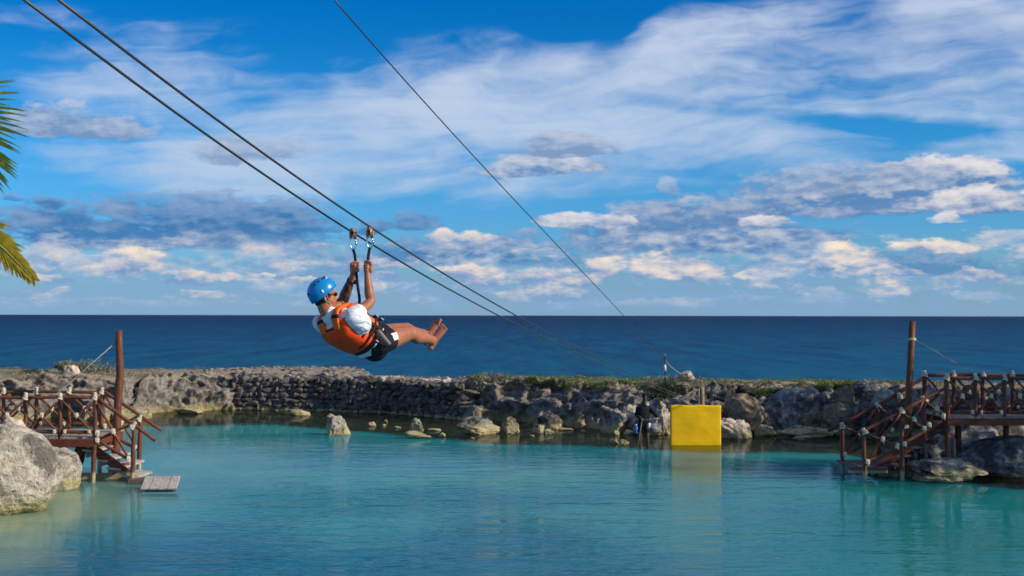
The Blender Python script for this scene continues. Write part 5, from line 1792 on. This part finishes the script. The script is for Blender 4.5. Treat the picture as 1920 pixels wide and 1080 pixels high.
# vest
bw = lambda t: float(np.interp(t, [.1, .3, .45, .6, .75, .92], [100, 94, 80, 68, 66, 76]))
vb = MB()
TS.patch(vb, .15, .94, lambda t: 270 - bw(t), lambda t: 270 + bw(t), .012, .060, 18, 26, 5)
vest = link('life_vest', remeshed(vb, 'life_vest', M['orange'], .007, 2), RP)
vest.data.transform(Matrix.Translation(-wpos(RP)))
fw = lambda t: float(np.interp(t, [.1, .3, .45, .6, .75, .92], [86, 84, 78, 64, 54, 46]))
for sgn in (1, -1):
    vf = MB()
    TS.patch(vf, .17, .90, lambda t: 90 - sgn * 5, lambda t: 90 - sgn * fw(t), .014, .085, 18, 14, 5)
    part_r('front_panel', vf, M['orange_sunlit'], vest, .007, 2)
for sgn, sh_ in ((1, rsh), (-1, lsh)):
    a_ = TS.at(.88, 270 + sgn * 24, .035); b_ = TS.at(.86, 90 - sgn * 22, .05)
    top_ = TS.at(.93, 0 if sgn > 0 else 180, 0) * .35 + (N_ + TS.Rt * sgn * .085) * .65 + TS.T * .030
    vs_ = MB(); cc_ = bez(a_, top_ - TS.F * .045, top_ + TS.F * .03, b_, n=6)
    vs_.tube(cc_, .046, 12, True, [TS.Rt] * len(cc_), .020)
    part('shoulder_strap', vs_, M['orange_sunlit'], vest)
    mid = bez(a_, top_ - TS.F * .045, top_ + TS.F * .03, b_, n=6)
    vk = MB(); vk.tube([mid[5], mid[6], mid[7]], .048, 12, True, [TS.Rt] * 3, .022)
    part('strap_band', vk, M['webbing'], vest)
# black binding along the back-panel edge and waist webbing, in relief over the panels
def ro(a, off):
    return off + float(np.interp(a, [325, 350, 372, 430], [0, .008, .022, .026]))
def ring(t, a0, a1, wdt, off, nm='webbing_strap', mat='webbing'):
    q = MB()
    TS.patch(q, t - wdt / 2, t + wdt / 2, lambda t_: a0, lambda t_: a1, lambda a: ro(a, off) - .004, lambda a: ro(a, off) + .005, 2, 30, 30)
    part(nm, q, M[mat], vest)
ring(.200, 262, 450, .050, .058)
ring(.315, 290, 450, .050, .060)
ring(.44, 330, 450, .042, .056)
for a in (12, 36, 60):
    q = MB()
    TS.patch(q, .14, .80, lambda t_: a - 5.5, lambda t_: a + 5.5, .074, .090, 16, 3, 30)
    part('webbing_strap', q, M['webbing'], vest)
q = MB()
c_ = [TS.at(t, 270 + bw(t), .030) for t in np.linspace(.14, .92, 14)]
q.tube(c_, .009, 8); part('edge_binding', q, M['webbing'], vest)
q = MB(); q.tube([TS.at(t, 270 - bw(t), .030) for t in np.linspace(.14, .92, 14)], .009, 8); part('edge_binding', q, M['webbing'], vest)
q = MB(); q.tube([TS.at(.925, a, .030) for a in np.linspace(226, 314, 12)], .009, 8); part('edge_binding', q, M['webbing'], vest)
q = MB(); q.tube([TS.at(.135, a, .034) for a in np.linspace(176, 364, 20)], .010, 8); part('edge_binding', q, M['webbing'], vest)
for t_, a in ((.2, 40), (.315, 44), (.2, 340)):
    q = MB(); cc = TS.at(t_, a, .106); q.box((0, 0, 0), (.045, .012, .03)); vv_ = np.concatenate(q.v) @ np.array(Matrix((TS.Rt, TS.F, TS.T))) + np.array(cc)
    q.v = [vv_]; part('buckle', q, M['black_plastic'], vest, False)

# pulleys, carabiners, lanyards
def trolley(px, py, dy, label):
    c = W4(px, py, dy)
    root = thing('pulley', c, label, 'pulley', 'zip line pulleys')
    ax = Vector((.22, 1.0, -.13)).normalized()       # along the cable
    sd = Vector((0.97, -.22, 0)).normalized()
    for s in (-1, 1):
        mb = MB()
        mb.tube([c + sd * (s * .015 - .003), c + sd * (s * .015 + .003)], .036, 18)
        mb.v = [np.concatenate(mb.v)]
        part('side_plate', mb, M['bronze'], root)
        mb = MB(); mb.tube([c + sd * s * .018 + Vector((0, 0, .01)), c + sd * s * .018 - Vector((0, 0, .055))], [.020, .013], 10, True, sd, [.005, .005])
        part('hanger_arm', mb, M['bronze'], root)
    for s in (-.026, .026):
        mb = MB(); w_ = c + ax * s + Vector((0, 0, .022)); mb.tube([w_ - sd * .012, w_ - sd * .004, w_ + sd * .004, w_ + sd * .012], [.022, .015, .015, .022], 16)
        part('wheel', mb, M['bronze'], root)
    cb = MB()
    cc = c - Vector((0, 0, .088))
    cb.tube([cc + Vector((math.sin(t) * .026, 0, math.cos(t) * (.052))) * 1.0 for t in np.linspace(0, 2 * math.pi, 25)], .0055, 8, False)
    car = part('carabiner', cb, M['steel'], root)
    cb = MB(); cb.tube([cc + Vector((.027, 0, -.016)), cc + Vector((.028, 0, .018))], .0085, 10); part('lock_sleeve', cb, M['steel'], car)
    return c
t1 = trolley(662, 437, 0.0, 'left pulley with steel carabiner on the lower cable, above the watch hand')
t2 = trolley(693.5, 435, 0.0, 'right pulley with steel carabiner on the upper cable, above the near hand')
def strap(pts, w_, label):
    mb = MB(); c = bez(*pts, n=5)
    mb.tube(c, w_, 8, True, [Vector((1, 0, 0))] * len(c), .004)
    solo('lanyard', mb, M['navy'], pts[-1], label, 'strap', 'lanyards')
strap([t1 - Vector((0, 0, .135)), W4(665.5, 480, 0), lhand, W4(670.5, 535, -.02), W4(674, 566, -.05), TS.at(.55, 90, .06)], .0125, 'black strap running from the left pulley through the far hand down to the vest')
strap([t2 - Vector((0, 0, .135)), W4(691, 478, -.04), rhand, rhand - Vector((0, 0, .03))], .0130, 'short black strap gripped by the near hand under the right pulley')

# ------------------------------------------------------------------ yellow stopping panel
M['yellow'] = fabric('yellow_vinyl', (0.93, 0.565, 0.004), 0.55, 0.015, 3, .05)
YP = 45.9
yc = W(1305, 834, YP)
YB_ = thing('padded_panel', (yc.x, YP, 0), 'large bright yellow padded square panel standing in the water', 'panel')
wY, hY = 94 / PXM(YP), 74 / PXM(YP)
bm = bmesh.new()
bmesh.ops.create_cube(bm, size=1)
for v in bm.verts:
    v.co = Vector((v.co.x * wY, v.co.y * .26, v.co.z * (hY + .45)))
bmesh.ops.bevel(bm, geom=bm.edges[:], offset=.035, segments=4, profile=.6, affect='EDGES')
bmesh.ops.subdivide_edges(bm, edges=[e for e in bm.edges if e.calc_length() > .4], cuts=14, use_grid_fill=True)
rsn = fbm(np.array([v.co[:] for v in bm.verts]) * 2.2, 3, 77)
for v, d in zip(bm.verts, rsn):
    if abs(v.co.y) > .10:
        v.co.y += d * .018 * (1 if v.co.y > 0 else -1) - (.02 * (1 - (2 * v.co.x / wY) ** 2) if v.co.y < 0 else 0)
    if v.co.z > 0: v.co.z += .010 * math.sin(v.co.x * 9)
me = bpy.data.meshes.new('cover'); bm.to_mesh(me); bm.free()
me.polygons.foreach_set('use_smooth', [True] * len(me.polygons)); me.materials.append(M['yellow'])
link('cover', me, YB_, (0, .13, (hY - .45) / 2))
for px, l, w0 in ((1294, 26, .012), (1318, 18, .016)):
    mb = MB()
    a = W(px, 762, YP - .02); b = W(px + 1.0 if px < 1300 else px - 2, 762 + l, YP - .03)
    mb.tube([a + Vector((0, .035, .02)), a + Vector((0, .02, 0)), (a + b) / 2 + Vector((0, .022, 0)), b + Vector((0, .03, 0))], [w0, w0, w0 * .7, .006], 8, True, Vector((1, 0, 0)), .006)
    part('hanging_strap', mb, M['yellow'], YB_)
mb = MB(); mb.tube([W(1263, 763, YP + .02), W(1352, 761.5, YP + .02)], .012, 8); part('top_seam', mb, M['yellow'], YB_)
M['stake'] = wood_mat('grey_stake', (0.18, 0.14, 0.09), (0.36, 0.30, 0.2), (3, 3, .4), False, .85)
for px, tp, lb in ((1310.5, 729, 'thin left wooden stake behind the yellow panel'), (1317, 726, 'thicker right wooden stake behind the yellow panel')):
    mb = MB(); a = W(px, 800, 47.6); a.z = -.3
    q = .045 if px < 1315 else .07
    mb.tube([a, W(px, 760, 47.6), W(px, tp, 47.6)], [q, q, q * .9], 9)
    solo('wooden_stake', mb, M['stake'], (a.x, a.y, 0), lb, 'stake')
mb = MB(); mb.tube([W(1273, 752, 50.5), W(1300, 733, 51.0)], .022, 7)
solo('dry_branch', mb, M['stake'], W(1273, 752, 50.5), 'thin pale stick leaning on the bank above the yellow panel', 'stick')
# marker pole on the crest
mp = W(1248, 716, 55)
MPO = thing('marker_pole', mp, 'thin dark and white pole standing on the crest left of the roped rock', 'pole')
mb = MB(); mb.tube([mp - Vector((0, 0, .3)), W(1247.5, 697, 55), W(1246, 668, 55)], [.035, .03, .026], 8); part('shaft', mb, M['black_plastic'], MPO)
mb = MB(); mb.tube([W(1247.3, 696, 55), W(1246.8, 684, 55)], .042, 8); part('white_band', mb, M['white_panel'], MPO)
mb = MB(); mb.tube([W(1246, 668, 55), W(1245.8, 664.5, 55)], [.04, .03], 8); part('tip', mb, M['stake'], MPO)
mb = MB(); mb.tube([W(1247, 675, 55), W(1256, 686, 55), W(1268, 696, 55), W(1280, 704, 55)], .018, 6)
solo('anchor_rope', mb, M['guy'], W(1280, 704, 55), 'grey rope from the marker pole down to the rock on the crest', 'rope')

# ------------------------------------------------------------------ attendant
AY = 45.3
def A4(px, py, dy=0.0): return W(px, py, AY + dy)
AT = thing('person', (A4(1208, 838).x, AY, 0), 'attendant in black shirt and shorts standing in the shallows left of the yellow panel', 'person')
aP, aN = A4(1207, 794, .0), A4(1207.5, 758, .02)
TA = Torso(aP, aN, Vector((1, .15, 0)) * -1, [(-.2, .14, .10), (0, .165, .115), (.3, .150, .105), (.6, .180, .120), (.85, .195, .12), (.95, .15, .09), (1.0, .07, .06)], bow=.0)
ab = MB()
TA.loft(ab, np.linspace(-.15, .98, 14))
hd = A4(1208.5, 744.5, -.04)
limb(ab, [aN - Vector((0, 0, .05)), aN + Vector((0, 0, .03)), hd], [.07, .058, .055])
ab.ball(hd + Vector((0, 0, .02)), (.078, .095, .11)); ab.ball(hd + Vector((.01, -.03, -.05)), (.055, .06, .06))
ab.ball(hd + Vector((.012, -.10, -.01)), (.012, .018, .022)); ab.ball(hd + Vector((.01, -.075, -.075)), (.025, .02, .02))
for s in (-1, 1):
    ab.ball(hd + Vector((s * .078, .01, 0)), (.012, .02, .032))
    ab.ball(hd + Vector((s * .03 + .01, -.088, .012)), (.016, .01, .008))
ash_l, ash_r = A4(1195.5, 762), A4(1220, 763)
ael_l, ael_r = A4(1194.5, 778, .02), A4(1228, 776, -.05)
awr_l, awr_r = A4(1203, 788, -.22), A4(1234, 785, -.15)
limb(ab, [ash_l, ael_l, ael_l + (awr_l - ael_l) * .4, awr_l], [.055, .045, .042, .028])
limb(ab, [ash_r, ael_r, ael_r + (awr_r - ael_r) * .4, awr_r], [.055, .045, .042, .028])
fist(ab, awr_l + Vector((.03, -.03, 0)), Vector((.2, 0, 1)), Vector((.7, -.6, 0)), 1.0)
fist(ab, awr_r + Vector((.03, -.02, -.03)), Vector((1, 0, .2)), Vector((0, -.6, -.7)), 1.0)
for hx, kx, ax_ in ((1201.5, 1200.5, 1199.5), (1212.5, 1214.0, 1216.0)):
    k_ = A4(kx, 820, -.02); a_ = A4(ax_, 846, 0)
    limb(ab, [A4(hx, 797), A4(hx, 808), k_, k_ + (a_ - k_) * .35, a_], [.085, .078, .055, .052, .036])
    limb(ab, [a_ + Vector((0, .05, -.04)), a_ + Vector((0, -.05, -.05)), a_ + Vector((0, -.17, -.07))], [.03, .035, .03])
part_r('body', ab, M['skin_dark'], AT, .011, 2)
M['black_cloth'] = fabric('black_cloth', (0.010, 0.010, 0.012), .8, .03, 8)
q = MB(); TA.loft(q, np.linspace(-.10, .97, 12), .02)
limb(q, [aN - Vector((0, 0, .08)), aN + Vector((0, 0, .05))], [.10, .075])
limb(q, [ash_l - Vector((-.03, 0, .02)), ael_l, ael_l + (awr_l - ael_l) * .4, ael_l + (awr_l - ael_l) * .85], [.085, .070, .062, .045])
limb(q, [ash_r - Vector((.03, 0, .02)), ael_r, ael_r + (awr_r - ael_r) * .4, ael_r + (awr_r - ael_r) * .9], [.085, .070, .062, .045])
part_r('shirt', q, M['black_cloth'], AT, .012, 2)
q = MB(); TA.loft(q, np.linspace(-.2, .05, 5), .02)
for hx in (1202, 1212):
    limb(q, [A4(hx, 795), A4(hx, 802), A4(hx + (.6 if hx > 1207 else -.6), 811)], [.115, .110, .112])
part_r('shorts', q, M['black_cloth'], AT, .012, 2)
q = MB(); q.ball(hd + Vector((0, .01, .055)), (.088, .105, .075)); q.tube([hd + Vector((0, -.06, .06)), hd + Vector((.01, -.15, .045))], [.06, .045], 10, True, Vector((1, 0, 0)), .010)
part('cap', q, M['black_cloth'], AT)
q = MB(); q.ball(A4(1214, 758.5, -.135), (.045, .014, .045)); part('badge', q, M['white_panel'], AT)
q = MB(); q.box(tuple(A4(1217, 798, -.17)), (.075, .02, .17), Euler((0, R(12), 0))); part('towel', q, M['white_panel'], AT)
mb = MB(); mb.tube([A4(1204.5, 785, -.28), A4(1201, 805, -.28), A4(1195.5, 842, -.28)], .018, 7)
solo('stick', mb, M['stake'], A4(1195.5, 838, -.28), 'thin pale wooden stick held by the attendant, its lower end in the water', 'stick')
mb = MB(); mb.tube([A4(1206, 788.5, -.30), A4(1214, 787.5, -.34), A4(1226, 785, -.26), A4(1236, 784, -.2)], .012, 6)
solo('rope', mb, M['guy'], A4(1206, 788, -.3), 'short grey rope stretched between the hands of the attendant', 'rope')
M['blue'] = plain('blue_plastic', (0.03, 0.16, 0.42), .35, 30, .15)
jg = thing('water_jug', A4(1192.5, 813, .9), 'blue plastic jug on the rocks at the left of the attendant', 'jug')
mb = MB(); c = A4(1192.5, 813, .9)
mb.tube([c, c + Vector((0, 0, .04)), c + Vector((0, 0, .18)), c + Vector((0, 0, .24)), c + Vector((0, 0, .27))], [.07, .085, .085, .05, .03], 14)
part('body', mb, M['blue'], jg)
mb = MB(); mb.tube([c + Vector((0, 0, .27)), c + Vector((0, 0, .30))], .034, 12); part('cap', mb, M['white_panel'], jg)

# ------------------------------------------------------------------ palm trees
M['palm_green'] = leaf_mat('palm_green', [(0.03, 0.07, 0.012), (0.07, 0.13, 0.018), (0.24, 0.24, 0.05)], .35)
M['palm_yellow'] = leaf_mat('palm_yellow', [(0.13, 0.14, 0.015), (0.40, 0.31, 0.02), (0.58, 0.42, 0.05)], .35)
M['palm_light'] = leaf_mat('palm_light', [(0.05, 0.10, 0.02), (0.13, 0.21, 0.035), (0.42, 0.40, 0.10)], .4)
M['palm_trunk'] = rock_mat('palm_trunk_bark', (0.34, 0.29, 0.23), (0.08, 0.06, 0.05), (0.2, 0.17, 0.13), 3, .3, False)
def frond(tree, pts, n, llen, mat, seed, spread=62, droop=.55, tipfrac=.35, plane=None):
    rs = np.random.RandomState(seed)
    c = bez(*pts, n=14)
    mb = MB(); mb.tube(c, list(np.linspace(.022, .004, len(c))), 6)
    f = part('frond', mb, M['palm_stem'], tree)
    L = MB()
    m_ = len(c) - 1
    for k in range(n):
        s = .10 + .90 * k / (n - 1)
        i = min(int(s * m_), m_ - 1); fr = s * m_ - i
        p = c[i].lerp(c[i + 1], fr); t = (c[i + 1] - c[i]).normalized()
        for sg in (-1, 1):
            pl = Vector(plane) if plane else Vector((0, 0, 1))
            sd_ = t.cross(pl).normalized() * sg
            ang = R(spread * (1 - .55 * s ** 2) + rs.uniform(-6, 6))
            d = (t * math.cos(ang) + sd_ * math.sin(ang) + Vector((0, 0, rs.uniform(-.02, .06)))).normalized()
            ln = llen * (math.sin(math.pi * min(1, .22 + .70 * s)) ** .7) * (1 - tipfrac * s) * rs.uniform(.85, 1.1)
            w_ = rs.uniform(.011, .017)
            nn = 5
            q = p.copy(); dd = d.copy(); up_ = d.cross(t).normalized()
            V, F = [], []
            for j in range(nn + 1):
                ww = w_ * (1 - (j / nn) ** 1.5) + .0008
                sv = dd.cross(up_).normalized() * ww
                V += [q - sv + up_ * ww * .35, q, q + sv + up_ * ww * .35]
                q = q + dd * (ln / nn)
                dd = (dd + Vector((0, 0, -droop / nn * rs.uniform(.7, 1.3)))).normalized()
            for j in range(nn):
                a = j * 3
                F += [(a, a + 1, a + 4, a + 3), (a + 1, a + 2, a + 5, a + 4)]
            L.add([tuple(v) for v in V], F)
    part('leaflets', L, M[mat], f, True)
M['palm_stem'] = plain('palm_stem', (0.30, 0.27, 0.06), .5)
def palm(x, y, z0, h, label, special=(), seed=1, nf=11, fl=2.2, lean=(0, 0)):
    r_ = random.Random(seed)
    t = thing('palm_tree', (x, y, z0), label, 'palm tree')
    mb = MB(); n = 18
    mb.tube([(x + lean[0] * (i / n) ** 2, y + lean[1] * (i / n) ** 2, z0 + h * i / n) for i in range(n + 1)], [.17 - .05 * i / n + .012 * (i % 2) for i in range(n + 1)], 12)
    part('trunk', mb, M['palm_trunk'], t)
    top = Vector((x + lean[0], y + lean[1], z0 + h))
    for k in range(nf):
        a = 2 * math.pi * k / nf + r_.uniform(-.2, .2)
        if special and (abs(((a + math.pi) % (2 * math.pi)) - math.pi) < 1.25):
            continue
        e = r_.uniform(-.3, 1.0)
        d = Vector((math.cos(a), math.sin(a), 0))
        frond(t, [top, top + d * fl * .35 + Vector((0, 0, .35 * e + .25)), top + d * fl * .7 + Vector((0, 0, .35 * e)), top + d * fl * .95 + Vector((0, 0, -.5 + .5 * e))], 26, .6, 'palm_green', seed * 50 + k)
    for i, s in enumerate(special):
        frond(t, s[0], s[1], s[2], s[3], seed * 70 + i, *s[4:])
PYY = 7.2
def PW(px, py, dy=0): return W(px, py, PYY + dy)
ptop = PW(-420, 150, 0)
palm(ptop.x, PYY, 0.0, ptop.z, 'coconut palm whose frond tips enter at the left edge of the picture', special=[
    ([ptop, PW(-320, 90), PW(-210, 130), PW(-100, 198), PW(-58, 268), PW(-44, 335)], 120, .42, 'palm_light', 62, .30, .10, (0, -1, 0.05)),
    ([ptop, PW(-330, 230), PW(-210, 330), PW(-100, 395), PW(-10, 452), PW(58, 518)], 130, .40, 'palm_yellow', 42, .60, .60, (0, -1, 0.15)),
], seed=2)

# unseen trees added beyond the frame to shade the right jetty and rocks
def broadleaf(x, y, h, cr, n, seed, label):
    rs = np.random.RandomState(seed)
    t = thing('added_shade_tree', (x, y, .3), label, 'tree')
    mb = MB(); mb.tube([(x, y, -.3), (x + .1, y, h * .35), (x - .1, y + .1, h * .75)], [.28, .22, .12], 10)
    for k in range(7):
        a = k * .9
        mb.tube([(x, y, h * .4), (x + math.cos(a) * cr * .4, y + math.sin(a) * cr * .4, h * .62), (x + math.cos(a) * cr * .8, y + math.sin(a) * cr * .8, h * .8)], [.12, .08, .03], 7)
    part('trunk', mb, M['palm_trunk'], t)
    nc = 26
    cc = rs.normal(size=(nc, 3)); cc /= np.linalg.norm(cc, axis=1)[:, None]; cc *= rs.uniform(.2, .85, nc)[:, None]
    cc = cc * np.array([cr, cr, h * .36]) + np.array([x, y, h * .74])
    pts = np.concatenate([c + rs.normal(size=(n // nc, 3)) * np.array([.9, .9, .6]) for c in cc])
    mb = MB(); leaves(mb, pts, .34, rs, .6); part('crown', mb, M['scrub_green'], t, False)
broadleaf(22.5, 33.6, 9.0, 4.2, 2100, 5, 'broad unseen tree added to the right of the picture to shade the right jetty')
broadleaf(24.5, 44.5, 9.5, 4.0, 4500, 6, 'second unseen tree added farther back on the right to shade the rocks')
